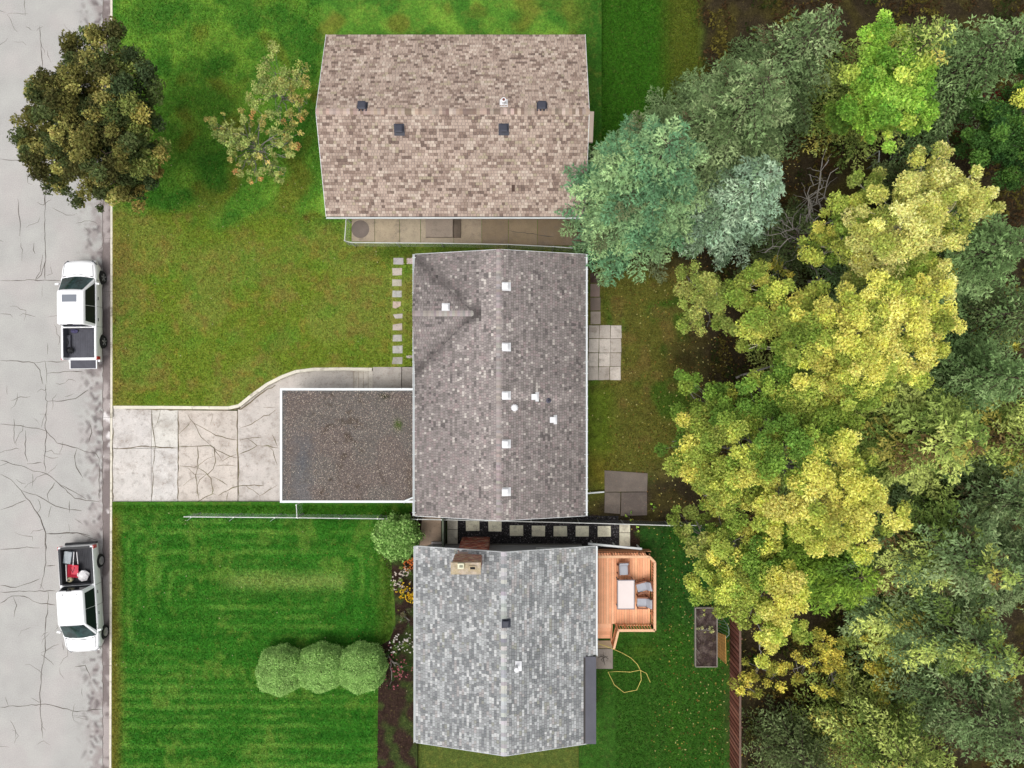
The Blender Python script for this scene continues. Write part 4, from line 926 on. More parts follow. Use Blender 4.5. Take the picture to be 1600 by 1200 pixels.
# brown board fence at the back
bf = empty('board_fence', label='reddish brown vertical board fence right of the raised garden bed', cat='fence')
redw = mat('red_brown_fence_wood', attr=True, rough=.9, var=.15, scale=5, fine=.2); xf = 12.33; y = -11.2; i = 0
while y > -21.5:
    c = R.choice([alb(150, 92, 76), alb(132, 78, 64), alb(164, 106, 88), alb(120, 70, 58), alb(150, 98, 84)])
    MB().box((xf+(.02 if i % 2 else -.02), y, 1.03), (.022, .145, 1.65+.03*R.random()), rz=R.uniform(-.03, .03), col=c).build('board', redw, bf, colors=True); y -= .135; i += 1
MB().bar((xf+.02, -11.2, 1.89), (xf+.02, -21.5, 1.89), .11, .035, col=alb(120, 96, 84)).build('cap_rail', redw, bf, colors=True)
for z in (.45, 1.5): MB().bar((xf+.06, -11.2, z), (xf+.06, -21.5, z), .04, .09, col=alb(110, 70, 58)).build('rail', redw, bf, colors=True)
for k in range(5): MB().box((xf+.10, -11.4-2.4*k, 1.0), (.09, .09, 1.8), col=alb(110, 74, 62)).build('post', redw, bf, colors=True)
# raised bed with trellises
rb = empty('raised_bed', label='long raised garden bed of dark soil inside a thin grey board frame', cat='garden bed')
a, b = P(1087, 950, .45), P(1120.5, 1042, .45); gfr = mat('grey_boards', alb(150, 142, 132), var=.15, fine=.2)
for (p0, p1) in (((a.x, a.y), (b.x, a.y)), ((a.x, b.y), (b.x, b.y)), ((a.x, a.y), (a.x, b.y)), ((b.x, a.y), (b.x, b.y))): MB().bar((*p0, .32), (*p1, .32), .045, .28).build('board', gfr, rb)
def colS(x, y): return mixa(np.tile(A(70, 58, 56), (len(x), 1)), A(104, 92, 86), ss(.5, .75, vnoise(x, y, 6, 3))*.7)
so_ = sheet('soil', [(1088, 951), (1119.6, 951), (1119.6, 1041), (1088, 1041)], lambda x, y: .38+.02*float(vnoise(x, y, 3, 1)), soilm, parent=rb, step=2.5, colf=colS)
for k in range(5): c = P(1090.5, 966+17*k, .47); MB().bar((c.x-.1, c.y+.14, .45), (c.x+.1, c.y-.14, .45), .015, .015).build('stake', gfr, rb)
tl = empty('wooden_trellis', label='orange brown wooden lattice trellis leaning beside the raised bed', cat='trellis')
tw = mat('ochre_lattice_wood', alb(186, 140, 76), var=.15, fine=.15)
q = [P(1120.5, 988, .35), P(1120.5, 1024, .35), P(1134, 1037, 1.5), P(1133, 993, 1.5)]
def bil(u, v): return (q[0].lerp(q[1], u)).lerp(q[3].lerp(q[2], u), v)
for i in range(9): MB().bar(bil(i/8, 0), bil(i/8, 1), .035, .015).build('slat', tw, tl)
for i in range(6): MB().bar(bil(0, i/5)+Vector((.015, 0, .012)), bil(1, i/5)+Vector((.015, 0, .012)), .035, .015).build('slat', tw, tl)
MB().add([bil(0, 0), bil(1, 0), bil(1, 1), bil(0, 1)], [(0, 1, 2, 3)]).build('backing', mat('burlap', alb(150, 112, 58), var=.15), tl)
wt = empty('wire_trellis', label='grey green wire trellis with a rounded top at the raised bed corner', cat='trellis')
gw2 = mat('green_wire', alb(120, 134, 122), rough=.5)
A0, A1 = P(1120.5, 960, .35), P(1120.5, 987, .35); ln = [(1120.5, 960, .35), (1128, 965, 1.0), (1136, 975, 1.5), (1139, 983, 1.6), (1139, 992, 1.6), (1134, 997, 1.5), (1120.5, 987, .35)]
MB().tube([P(*v) for v in ln], .02, 5).build('frame', gw2, wt)
for i in range(8):
    f = i/7; s_ = A0.lerp(A1, f); top = [P(1122, 962, .5), P(1128, 966, 1.0), P(1133, 972, 1.35), P(1136, 977, 1.5), P(1138.5, 983, 1.6), P(1139, 989, 1.6), P(1137, 994, 1.55), P(1134, 997, 1.5)][i]; MB().tube([s_, top], .012, 4).build('wire', gw2, wt)
# hose
hm = mat('yellow_hose', alb(224, 206, 110), rough=.5)
h = MB().tube([P(x, y, HB+z) for x, y, z in ((932, 1005, .5), (945, 1009, .35), (958, 1014, .12), (972, 1020, .05), (986, 1028, .04), (996, 1038, .04), (1001, 1048, .04), (1002, 1062, .04), (995, 1078, .04), (975, 1082, .04), (960, 1070, .04), (950, 1050, .05), (965, 1049, .05), (985, 1050, .06), (1000, 1047, .07), (1010, 1052, .05), (1016, 1066, .04))], .02, 6).build('garden_hose', hm, smooth=True)
tag(h, 'pale yellow garden hose curling over the grass below the deck steps', 'hose')
# dark plank platform at the top right
pl = empty('plank_platform', label='dark weathered plank platform half hidden under the lime green maple', cat='platform')
dw = mat('dark_weathered_wood', alb(84, 80, 74), var=.25, scale=4, fine=.2); a, b = P(1390, 205, .6), P(1426, 250, .6)
nn = 9
for i in range(nn): MB().box((a.x+(b.x-a.x)*(i+.5)/nn, (a.y+b.y)/2, .6+.01*(i % 2)), ((b.x-a.x)/nn-.025, a.y-b.y, .04), rz=.04).build('plank', dw, pl)
for x in (a.x+.1, b.x-.1):
    for y in (a.y-.1, b.y+.1): MB().box((x, y, .38), (.1, .1, .44)).build('leg', dw, pl)
for k, (x, y) in enumerate(((1374.5, 238), (1378, 240))): pass
pm = MB(); pm.tube([P(1374, 236, 1.5), P(1373, 252, 1.5)], .03, 6); o = pm.build('rail', galv, pl)
for y in (236, 252): c = P(1373.5, y, 1.5); MB().tube([(c.x, c.y, .2), tuple(c)], .03, 6).build('rail_post', galv, pl)

# ------------------------------------------------------------------ pickup trucks
paint = mat('white_car_paint', (.84, .84, .85), rough=.3, var=0, fine=0, coat=.5)
tglass = mat('tinted_car_glass', (.012, .016, .018), rough=.12, spec=.4, var=0, fine=0)
wglass = mat('windscreen_glass', (.02, .04, .04), rough=.05, spec=.5, var=.6, scale=2.2, fine=.4, fscale=7)
rubber = mat('tyre_rubber', (.018, .018, .018), rough=.85, var=.1); alloy = mat('alloy_rim', (.42, .42, .43), rough=.35, metal=.7, var=0, fine=0)
plast = mat('black_trim_plastic', (.03, .03, .032), rough=.6, var=0, fine=0)
liner = mat('bed_liner', alb(92, 92, 100), rough=.8, var=.15, scale=3, fine=.12); linerd = mat('dark_bed_liner', alb(64, 64, 68), rough=.8, var=.2, scale=3, fine=.12)
redl = mat('red_lamp_glass', (.45, .012, .02), rough=.2, var=0, fine=0, coat=.5); lampg = mat('headlamp_glass', alb(84, 88, 94), rough=.15, var=0, fine=0, coat=.8)
def truck(loc, rz, label, L, tailgate_down, sunroof, steel_rims, lin_m, hood=1.02, bedl=1.74, ws=.80):
    t = empty('pickup_truck', loc, rz, label, 'pickup truck', 'white pickup trucks parked along the kerb')
    F = L/2; ys_ = [(F, .52, .62, .72), (F-.05, .68, .80, .86), (F-.14, .80, .90, .96), (F-.28, .90, .97, 1.03), (F-.46, .965, 1.01, 1.07), (F-.75, .99, 1.03, 1.11), (F-hood, 1.0, 1.05, 1.14)]
    yc0 = F-hood; yc1 = F-hood-.02; ycb = -F+bedl+.04; yb0 = -F+bedl; yr = -F+.10
    st = []
    for y, w, zs, zt in ys_: st.append((y, w, zs, zt, 'h'))
    st += [(yc1-.05, 1.0, 1.06, 1.06, 'c'), (ycb, 1.0, 1.07, 1.07, 'c'), (ycb-.02, 1.0, 1.08, 1.08, 'c'), (yb0, 1.0, 1.10, .62, 'b'), (-F+.14, .995, 1.09, .62, 'b'), (-F+.12, .995, 1.09, (.62 if tailgate_down else 1.07), 'b' if tailgate_down else 'c'), (-F+.02, .98, 1.08, (.62 if tailgate_down else 1.07), 'b' if tailgate_down else 'c'), (-F, .95, 1.05 if not tailgate_down else 1.04, (.62 if tailgate_down else 1.04), 'b' if tailgate_down else 'c')]
    def ring(y, w, zs, zt, k):
        zb = .36 if abs(y) < F-.3 else .42
        if k == 'b': h = [(0, zb), (w*.9, zb), (w*.97, zb+.12), (w, .75), (w*.99, zs-.08), (w*.965, zs), (w*.87, zs), (w*.86, zt), (0, zt)]
        elif k == 'h': h = [(0, zb), (w*.9, zb), (w*.97, zb+.12), (w, .72), (w*.99, zs-.10), (w*.93, zs), (w*.80, zs+.02+(zt-zs)*.35), (w*.55, zt), (0, zt+.015)]
        else: h = [(0, zb), (w*.9, zb), (w*.97, zb+.12), (w, .75), (w*.99, zs-.08), (w*.965, zs), (w*.87, zs), (w*.86, zt), (0, zt)]
        return [(x, y, z) for x, z in h]+[(-x, y, z) for x, z in h[-2:0:-1]]
    rings = [ring(*q) for q in st]; m = len(rings[0]); mb = MB(); vs = [v for r_ in rings for v in r_]
    fs = [tuple(range(m-1, -1, -1))]+[(i*m+k, i*m+(k+1) % m, (i+1)*m+(k+1) % m, (i+1)*m+k) for i in range(len(rings)-1) for k in range(m)]+[tuple((len(rings)-1)*m+k for k in range(m))]
    mb.add(vs, fs); body = mb.build('body', paint, t)
    # wheel arches cut out of the body
    wy = (F-.92, -F+1.02); cut = MB()
    for y in wy:
        for sx in (-1, 1): cut.lathe((sx*.80-.12 if sx > 0 else sx*.80-.33, y, .38), [(.44, 0), (.44, .45)], 24, axis='X')
    co = cut.build('cutter', paint); bm_ = body.modifiers.new('cut', 'BOOLEAN'); bm_.object = co; bm_.operation = 'DIFFERENCE'; bm_.solver = 'EXACT'
    bv = body.modifiers.new('bevel', 'BEVEL'); bv.width = .018; bv.segments = 2; bv.limit_method = 'ANGLE'; bv.angle_limit = .5
    # body carries its own location until parented transforms settle; evaluate in local space
    t_loc, t_rot = t.location.copy(), t.rotation_euler.copy(); t.location = (0, 0, 0); t.rotation_euler = (0, 0, 0)
    bpy.context.view_layer.update(); dg = bpy.context.evaluated_depsgraph_get(); me = bpy.data.meshes.new_from_object(body.evaluated_get(dg)); body.modifiers.clear(); body.data = me
    bpy.data.objects.remove(co); t.location = t_loc; t.rotation_euler = t_rot
    me.polygons.foreach_set('use_smooth', [True]*len(me.polygons)); 
    try: me.set_sharp_from_angle(angle=.6)
    except Exception: pass
    # cab greenhouse
    gb = [(yc0+.02, .90), (ycb+.04, .90)]; y0b, y1b = yc0-.02, ycb+.03; y0t, y1t = yc0-ws, ycb+.12; zb, zt = 1.04, 1.80; wb, wt = .94, .72
    cab = MB(); N = 10; secs = []
    for f in np.linspace(0, 1, N):
        z = zb+(zt-zb)*f; e = 0
        secs.append((z, wb+(wt-wb)*f, y0b+(y0t-y0b)*f, y1b+(y1t-y1b)*f))
    secs += [(zt+.03, wt-.035, y0t-.07, y1t+.03), (zt+.05, wt-.12, y0t-.2, y1t+.12), (zt+.06, wt-.35, y0t-.4, y1t+.3)]
    def rr(z, w, ya, yb, c=.10, n=4):
        o = []
        for (cx, cy, a0) in ((w-c, ya-c, 0), (-w+c, ya-c, 90), (-w+c, yb+c, 180), (w-c, yb+c, 270)):
            for k in range(n+1): a = math.radians(a0+90*k/n); o.append((cx+c*math.cos(a), cy+c*math.sin(a), z))
        return o
    rs = [rr(*s_) for s_ in secs]; m = len(rs[0]); cab.add([v for r_ in rs for v in r_], [(i*m+k, i*m+(k+1) % m, (i+1)*m+(k+1) % m, (i+1)*m+k) for i in range(len(rs)-1) for k in range(m)]+[tuple((len(rs)-1)*m+k for k in range(m)), tuple(range(m-1, -1, -1))])
    cab.build('cab', paint, t, smooth=True)
    def S_(f, side, y):      # point on the cab side at height fraction f
        w = wb+(wt-wb)*f+.006; return (side*w, y, zb+(zt-zb)*f)
    def Yf(f): return y0b+(y0t-y0b)*f
    def Yr(f): return y1b+(y1t-y1b)*f
    # windscreen
    def glass(name, pts, m_, off=(0, 0, 0), th=.012, parent=t):
        pts = [Vector(p)+Vector(off) for p in pts]; c = sum(pts, Vector())/len(pts); nrm = (pts[1]-pts[0]).cross(pts[2]-pts[0]).normalized()
        if nrm.dot(c-Vector((0, (y0t+y1t)/2, 1.0))) < 0: nrm = -nrm; 
        mb = MB(); n = len(pts); mb.add([p-nrm*th*2 for p in pts]+[p+nrm*.006 for p in pts], [tuple(range(n)), tuple(range(2*n-1, n-1, -1))]+[(i, n+i, n+(i+1) % n, (i+1) % n) for i in range(n)]); return mb.build(name, m_, parent)
    f0, f1 = .04, .93; wl, wh = (wb+(wt-wb)*f0-.07), (wb+(wt-wb)*f1-.09)
    W_ = MB(); nx, ny = 10, 6; vs = []
    for j in range(ny+1):
        f = -.02+(.97+.02)*j/ny; ww = wb+(wt-wb)*f-.055-.035*f; z = zb+(zt-zb)*f
        for i in range(nx+1): u = -1+2*i/nx; vs.append((ww*u, Yf(f)+.02+(.13*(1-f)+.03)*(1-u*u), z+.012+.012*(1-u*u)))
    W_.add(vs, [(j*(nx+1)+i, j*(nx+1)+i+1, (j+1)*(nx+1)+i+1, (j+1)*(nx+1)+i) for j in range(ny) for i in range(nx)]); W_.build('windscreen', wglass, t, smooth=True)
    MB().tube([(u*.82, yc0+.04+.12*(1-u*u), 1.075+.03*(1-u*u)) for u in np.linspace(-1, 1, 9)], .035, 6).build('wiper_cowl', plast, t)
    for sx in (-.45, .15): MB().bar((sx, Yf(.05)+.15, zb+(zt-zb)*.08), (sx+.45, Yf(.12)+.13, zb+(zt-zb)*.15), .02, .015).build('wiper', plast, t)
    f0, f1 = .1, .9; wl, wh = (wb+(wt-wb)*f0-.16), (wb+(wt-wb)*f1-.14)
    glass('rear_window', [(-wl, Yr(f0), zb+(zt-zb)*f0), (wl, Yr(f0), zb+(zt-zb)*f0), (wh, Yr(f1), zb+(zt-zb)*f1), (-wh, Yr(f1), zb+(zt-zb)*f1)], tglass, (0, -.008, .003))
    ym = (Yf(.5)+Yr(.5))/2-.05
    for sd_ in (-1, 1):
        glass('side_window', [S_(.08, sd_, Yf(.08)-.22), S_(.86, sd_, Yf(.86)-.10), S_(.86, sd_, ym+.012), S_(.08, sd_, ym+.012)], tglass)
        glass('side_window', [S_(.08, sd_, ym-.012), S_(.86, sd_, ym-.012), S_(.86, sd_, Yr(.86)+.2), S_(.08, sd_, Yr(.08)+.16)], tglass)
        MB().box((sd_*1.0, ym+.45, .92), (.03, .17, .035)).build('door_handle', plast, t); MB().box((sd_*1.0, ym-.72, .92), (.03, .17, .035)).build('door_handle', plast, t)
        for yy in (Yf(0)-.12, ym, Yr(0)+.02): MB().box((sd_*.997, yy, .78), (.012, .012, .52)).build('door_gap', plast, t)
        mi = MB(); mi.box((sd_*1.12, yc0-.35, 1.12), (.20, .09, .16), rz=-sd_*.15); o = mi.build('wing_mirror', paint, t); MB().box((sd_*1.02, yc0-.34, 1.08), (.08, .05, .05)).build('mirror_arm', plast, o)
        hl = MB(); hl.box((sd_*.74, F-.19, .84), (.30, .16, .12), rz=-sd_*.75); hl.build('headlight', lampg, t)
        tl_ = MB(); tl_.box((sd_*.945, -F+.09, .90), (.11, .19, .30)); tl_.build('tail_light', redl, t)
        for y in wy:
            wroot = empty('wheel', parent=t); tw_ = MB(); x0 = sd_*.75 if sd_ > 0 else sd_*1.0
            tw_.lathe((x0, y, .375), [(.30, 0), (.36, .03), (.375, .07), (.375, .18), (.36, .22), (.30, .25)], 28, axis='X'); tw_.build('tyre', rubber, wroot, smooth=False)
            rm = MB(); xo = sd_*1.003; a, b = (xo-.02, xo) if sd_ > 0 else (xo, xo+.02)
            rm.lathe((a, y, .375), [(.22, 0), (.23, .01), (.23, .02)] if sd_ > 0 else [(.23, 0), (.23, .01), (.22, .02)], 24, axis='X'); rm.build('rim', alloy if steel_rims else plast, wroot)
            for k in range(5):
                an = k*2*math.pi/5; MB().box((xo+sd_*.008, y+.12*math.cos(an), .375+.12*math.sin(an)), (.02, .06, .17), M=Matrix.Rotation(an-math.pi/2, 3, 'X')).build('spoke', alloy, wroot)
    MB().box((0, F-.02, .58), (.96, .06, .2)).build('grille', plast, t); bp = MB(); bp.box((0, F-.10, .46), (1.36, .22, .16)); bp.build('front_bumper', paint, t)
    MB().box((0, -F-.04, .50), (1.75, .14, .16)).build('rear_bumper', plast if not tailgate_down else paint, t)
    MB().box((0, ycb+.10, 1.845), (.28, .05, .03)).build('brake_light', plast, t)
    for sx in (-1, 1): MB().bar((sx*.78, F-.30, 1.045), (sx*.84, F-hood+.06, 1.105), .012, .012).build('hood_gap', plast, t)
    MB().bar((-.62, F-.12, .935), (.62, F-.12, .935), .012, .012).build('hood_gap', plast, t)
    # bed
    bed = MB(); yb1 = -F+.13; bx = 1.0*.86-.004; bed.box((0, (yb0+yb1)/2, .628), (2*bx, yb0-yb1, .012)); b_ = bed.build('bed_liner', lin_m, t)
    for sx in (-1, 1): MB().box((sx*(bx-.008), (yb0+yb1)/2, .86), (.012, yb0-yb1, .46)).build('liner_wall', lin_m, b_)
    MB().box((0, yb0-.012, .86), (2*bx-.03, .012, .46)).build('liner_wall', lin_m, b_)
    for k in range(15): MB().box((-.68+k*.097, (yb0+yb1)/2, .638), (.045, yb0-yb1-.04, .014)).build('liner_rib', lin_m, b_)
    for sx in (-1, 1): w_ = MB(); w_.box((sx*(bx-.10), wy[1], .70), (.20, .72, .15)); w_.build('wheel_well', lin_m, b_)
    if tailgate_down:
        g_ = MB(); g_.box((0, -F-.25, .66), (1.52, .50, .06)); g2 = g_.build('tailgate', paint, t); MB().box((0, -F-.25, .694), (1.42, .46, .008)).build('tailgate_liner', lin_m, g2)
        for k in range(12): MB().box((-.6+k*.11, -F-.25, .702), (.05, .44, .008)).build('liner_rib', lin_m, g2)
    else:
        MB().box((0, -F+.07, 1.10), (1.60, .12, .05)).build('tailgate_cap', plast, t)
        for sx in (-1, 1): MB().box((sx*.87, (yb0-F)/2+.05, 1.105), (.13, yb0+F-.1, .025)).build('rail_cap', linerd, t)
        MB().box((0, yb0+.0, 1.11), (1.6, .07, .03)).build('rail_cap', linerd, t)
    if sunroof: MB().box((0-.02, y0t-.42, zt+.058), (.80, .40, .012)).build('sunroof', mat('sunroof_glass', alb(120, 126, 136), rough=.1, spec=.8, var=0, fine=0), t)
    else:
        for sx in (-.4, .35): MB().box((sx, ycb+.32, zt+.05), (.03, .12, .02)).build('roof_clip', plast, t)
    return t
t1 = truck((-23.97, 4.12, 0), math.radians(.5), 'white pickup truck with sunroof, tailgate down, parked facing up the road', 5.55, True, True, False, liner)
t2 = truck((-23.98, -11.95, 0), math.radians(183.5), 'white pickup truck with red and white cargo in its bed', 5.95, False, False, True, linerd, .95, 2.1, .90)
def cargo(name, mbs, label, cat):
    if len(mbs) == 1: o = mbs[0][0].build(name, mbs[0][2]); return tag(o, label, cat)
    r_ = empty(name, label=label, cat=cat)
    for mb, nm, m in mbs: mb.build(nm, m, r_)
    return r_
def bag(c, d, n=7, seed=0):
    r = random.Random(seed); mb = MB(); c = Vector(c); vs = []; fs = []; H = 5
    for i in range(H+1):
        f = i/H; rr_ = math.sin(math.pi*(.12+.80*f))
        for k in range(n*2):
            a = math.pi*k/n; j = r.uniform(.82, 1.12); vs.append(c+Vector((math.cos(a)*d[0]/2*rr_*j, math.sin(a)*d[1]/2*rr_*j, d[2]*f)))
    m = n*2; fs = [(i*m+k, i*m+(k+1) % m, (i+1)*m+(k+1) % m, (i+1)*m+k) for i in range(H) for k in range(m)]+[tuple(range(m-1, -1, -1)), tuple(H*m+k for k in range(m))]
    return mb.add(vs, fs)
blk = mat('black_bag_plastic', (.012, .012, .013), rough=.35, var=.2); purp = mat('violet_bundle', alb(80, 76, 110), var=.4, scale=9, fine=.3)
c = P(107, 547, .9); cargo('duffel_bag', [(bag((c.x, c.y, .65), (.42, .36, .26), seed=2), 'bag', blk)], 'black bag in the back left corner of the upper truck bed', 'bag')
c = P(101, 534, .9); cargo('tool_bag', [(bag((c.x+.05, c.y, .65), (.24, .5, .22), seed=5), 'bag', linerd)], 'dark grey bag along the left wall of the upper truck bed', 'bag')
c = P(113, 517, .9); cargo('cloth_bundle', [(bag((c.x, c.y, .65), (.42, .26, .14), seed=7), 'bundle', purp)], 'small violet bundle at the front of the upper truck bed', 'bundle')
redp = mat('faded_red_plastic', alb(214, 62, 84), rough=.5, var=.1, scale=6); bone = mat('white_sack', alb(250, 246, 246), rough=.6, var=.05, scale=8); clear = mat('clear_tote_plastic', alb(150, 158, 164), rough=.2, var=.2, scale=6, fine=.2)
def at2(zx, zy, z): return P(zx/4.8, zy/4.8+800, z)
c = at2(545, 440, .95); r_ = empty('wheelbarrow', label='faded red plastic wheelbarrow tray with pale handles lying in the truck bed', cat='wheelbarrow')
mb = MB(); mb.add([(c.x-.30, c.y-.36, .95), (c.x+.30, c.y-.40, .95), (c.x+.32, c.y+.30, .95), (c.x-.28, c.y+.34, .95), (c.x-.2, c.y-.25, .76), (c.x+.2, c.y-.28, .76), (c.x+.2, c.y+.2, .76), (c.x-.18, c.y+.22, .76)], [(4, 5, 6, 7), (0, 4, 7, 3), (0, 1, 5, 4), (1, 2, 6, 5), (2, 3, 7, 6)]); mb.build('tray', redp, r_)
for a, b in (((555, 300), (548, 400)), ((575, 300), (585, 390))): MB().tube([at2(*a, 1.0), at2(*b, .98)], .022, 6).build('handle', bone, r_)
MB().tube([at2(495, 395, .97), at2(500, 520, .97)], .02, 6).build('frame', bone, r_); MB().tube([at2(530, 420, .96), at2(545, 455, .96), at2(560, 415, .96)], .018, 6).build('brace', linerd, r_)
c = at2(620, 480, .9); cargo('sack', [(bag((c.x, c.y, .66), (.66, .62, .34), seed=11), 'sack', bone)], 'bulky white sack beside the red wheelbarrow in the lower truck bed', 'sack')
c = at2(508, 342, .9); r_ = empty('storage_tote', label='clear grey plastic tote near the tailgate of the lower truck bed', cat='tote')
MB().box((c.x, c.y, .78), (.38, .62, .26), rz=-.15).build('tote_body', clear, r_); MB().box((c.x, c.y, .92), (.42, .66, .03), rz=-.15).build('tote_lid', clear, r_)
c = at2(520, 510, .9); mb = MB(); mb.lathe((c.x, c.y, .66), [(.13, 0), (.15, .2), (.10, .26), (.08, .28)], 14); r_ = empty('jug', label='cream coloured jug behind the truck cab', cat='jug'); mb.build('jug_body', mat('cream_plastic', alb(226, 216, 176)), r_); MB().lathe((c.x, c.y, .94), [(.06, 0), (.06, .02)], 12).build('jug_mouth', linerd, r_)
# ------------------------------------------------------------------ vegetation
leafm = mat('leaves', attr=True, var=.10, scale=1.2, fine=.12, fscale=14, leaf=True)
needlem = mat('needles', attr=True, var=.10, scale=1.0, fine=.10, fscale=14, leaf=True)
barkg = mat('grey_bark', alb(150, 144, 136), var=.2, scale=5, fine=.25, bump=.5); barkp = mat('pale_bark', alb(206, 198, 172), var=.15, scale=5, fine=.25)
barkd = mat('dark_bark', alb(92, 78, 66), var=.2, scale=5, fine=.3, bump=.5)
def unit(a): return a/np.maximum(np.linalg.norm(a, axis=1, keepdims=True), 1e-9)
def quads(C, N, S, A_, col, m, name):
    """rhombic leaves: centres C, normals N, half length S, half width A_, colours"""
    n = len(C); r = NR.normal(size=(n, 3)); U = unit(np.cross(N, r)); V = np.cross(N, U)
    S = S[:, None]; A_ = A_[:, None]
    V4 = np.stack([C+U*S*1.25, C-U*S*.9+V*A_*1.25, C-U*S*.9-V*A_*1.25], 1).reshape(-1, 3)
    return np_mesh(name, V4, np.arange(3*n).reshape(n, 3), np.repeat(col, 3, 0), m)
def palarr(p): return np.array([c for c, _ in p]), np.array([w for _, w in p])/sum(w for _, w in p)
def crown_pts(lobes, dens, pal, rng, sub=(.28, .55), low=.25, ragged=1.1):
    P_, C_, cl = [], [], []
    for lb in lobes:
        px, py, z, rp = lb[:4]; flat = lb[4] if len(lb) > 4 and lb[4] else .6; pl = lb[5] if len(lb) > 5 else pal
        c = np.array(P(px, py, z)); Rm = rp*(CH-z)/FP; pc, pw = palarr(pl)
        ns = max(3, int(3.14*Rm*Rm*4.2))
        d = unit(rng.normal(size=(ns, 3))); dn = rng.random(ns) > low; d[dn, 2] = np.abs(d[dn, 2])
        u = (.35+.72*rng.random(ns)**.6)*np.where(rng.random(ns) < .12, ragged, 1)
        S = c+d*u[:, None]*Rm*np.array([1, 1, flat]); rs = rng.uniform(*sub, ns)*min(1, .45+Rm*.5)
        ci = pc[rng.choice(len(pc), ns, p=pw)]*rng.uniform(.74, 1.2, (ns, 1))
        nl = np.maximum(6, (dens*3.14*rs*rs).astype(int)); idx = np.repeat(np.arange(ns), nl); n = len(idx)
        dd = unit(rng.normal(size=(n, 3))); rr = rng.random(n)**.45
        pos = S[idx]+dd*(rr*rs[idx])[:, None]*np.array([1, 1, .7])
        pos[:, 2] = np.maximum(pos[:, 2], .3)
        P_.append(pos); C_.append(ci[idx]*rng.uniform(.68, 1.3, (n, 1))*(1+rng.normal(size=(n, 3))*.05)); cl.append(S)
    return np.concatenate(P_), np.clip(np.concatenate(C_), 0, .95), cl
def limb(mb, a, b, r0, r1, rng, k=6, sag=.3, wig=.12, n=6):
    a, b = Vector(a), Vector(b); L = (b-a).length; pts = []
    for i in range(k+1):
        t = i/k; p = a.lerp(b, t); p.z += math.sin(t*math.pi)*sag*L*.3
        if 0 < i < k: p += Vector((rng.uniform(-1, 1), rng.uniform(-1, 1), rng.uniform(-.5, .5)))*wig*L*.3
        pts.append(p)
    mb.tube(pts, [r0+(r1-r0)*i/k for i in range(k+1)], n, cap=False); return pts
def tree(name, label, cat, base, lobes, pal, seed, dens=300, ls=(.038, .068), bark=barkg, trunk_r=.16, group=None, zg=.2, sub=(.28, .55), twigs=3, twr=.014, low=.25, up=.7, m=None, ragged=1.22, fork=.35, brmin=.03, rs=1.0):
    if rs != 1.0: lobes = [(l[0], l[1], l[2], l[3]*rs)+tuple(l[4:]) for l in lobes]
    rng = np.random.default_rng(seed); pr = random.Random(seed)
    b = P(base[0], base[1], zg) if isinstance(base, tuple) else Vector(base)
    root = empty(name, (0, 0, 0), label=label, cat=cat, group=group)
    pos, col, subs = crown_pts(lobes, dens, pal, rng, sub, low, ragged)
    N = unit(rng.normal(size=pos.shape)+np.array([0, 0, up])); s = rng.uniform(*ls, len(pos))
    link('crown', quads(pos, N, s, s*rng.uniform(.5, .72, len(s)), col, m or leafm, 'crown'), root)
    zc = max(l[2] for l in lobes); cx = sum(l[0] for l in lobes)/len(lobes); cy = sum(l[1] for l in lobes)/len(lobes)
    topc = P(cx, cy, zc*.9); mb = MB(); fk = b.lerp(Vector((topc.x, topc.y, zc)), fork)
    limb(mb, b, fk, trunk_r, trunk_r*.75, pr, 5, 0, .05, 8); limb(mb, fk, Vector((topc.x, topc.y, zc*.86)), trunk_r*.75, .03, pr, 7, 0, .1, 7); mb.build('trunk', bark, root, smooth=True)
    br = MB()
    for lb, S in zip(lobes, subs):
        e = P(lb[0], lb[1], lb[2]); pts = limb(br, fk.lerp(Vector((topc.x, topc.y, zc*.8)), pr.uniform(0, .6)), e, max(brmin, trunk_r*.38), min(.022, brmin), pr, 7, .15, .16, 5)
        for k in range(min(len(S), int(twigs*(1+lb[3]/25)))):
            q = S[pr.randrange(len(S))]; limb(br, pts[pr.randrange(4, 8)], q, twr, .005, pr, 4, .1, .2, 4)
    br.build('branches', bark, root, smooth=True)['kind'] = 'stuff'; return root
L_ = lambda r, g, b, k=1.0: tuple(min(.9, c*k) for c in alb(r, g, b))
G = 1.95      # leaves shade one another: the albedo of one leaf is higher than the mean brightness of a crown
YEL = [(L_(190, 187, 96, G), 5), (L_(204, 198, 110, G), 3), (L_(176, 180, 86, G), 3), (L_(146, 158, 72, G), 1.8)]
PALEY = [(L_(190, 189, 112, G), 5), (L_(204, 201, 128, G), 3), (L_(178, 178, 96, G), 3), (L_(148, 156, 78, G), 2)]
YG = [(L_(146, 158, 74, G), 4), (L_(170, 176, 84, G), 3), (L_(122, 142, 62, G), 3), (L_(192, 188, 94, G), 1.5)]
GRN = [(L_(114, 142, 60, G), 4), (L_(96, 126, 54, G), 3), (L_(140, 160, 70, G), 2.4), (L_(178, 180, 84, G), 1)]
OLIV = [(L_(138, 150, 76, G), 5), (L_(120, 136, 62, G), 3), (L_(160, 164, 90, G), 3)]
DKG = [(L_(62, 92, 44, G), 4), (L_(80, 112, 50, G), 3), (L_(50, 78, 40, G), 2)]
LIME = [(L_(132, 168, 66, G), 4), (L_(152, 184, 80, G), 3), (L_(108, 148, 58, G), 3), (L_(174, 190, 88, G), 1)]
f = .6
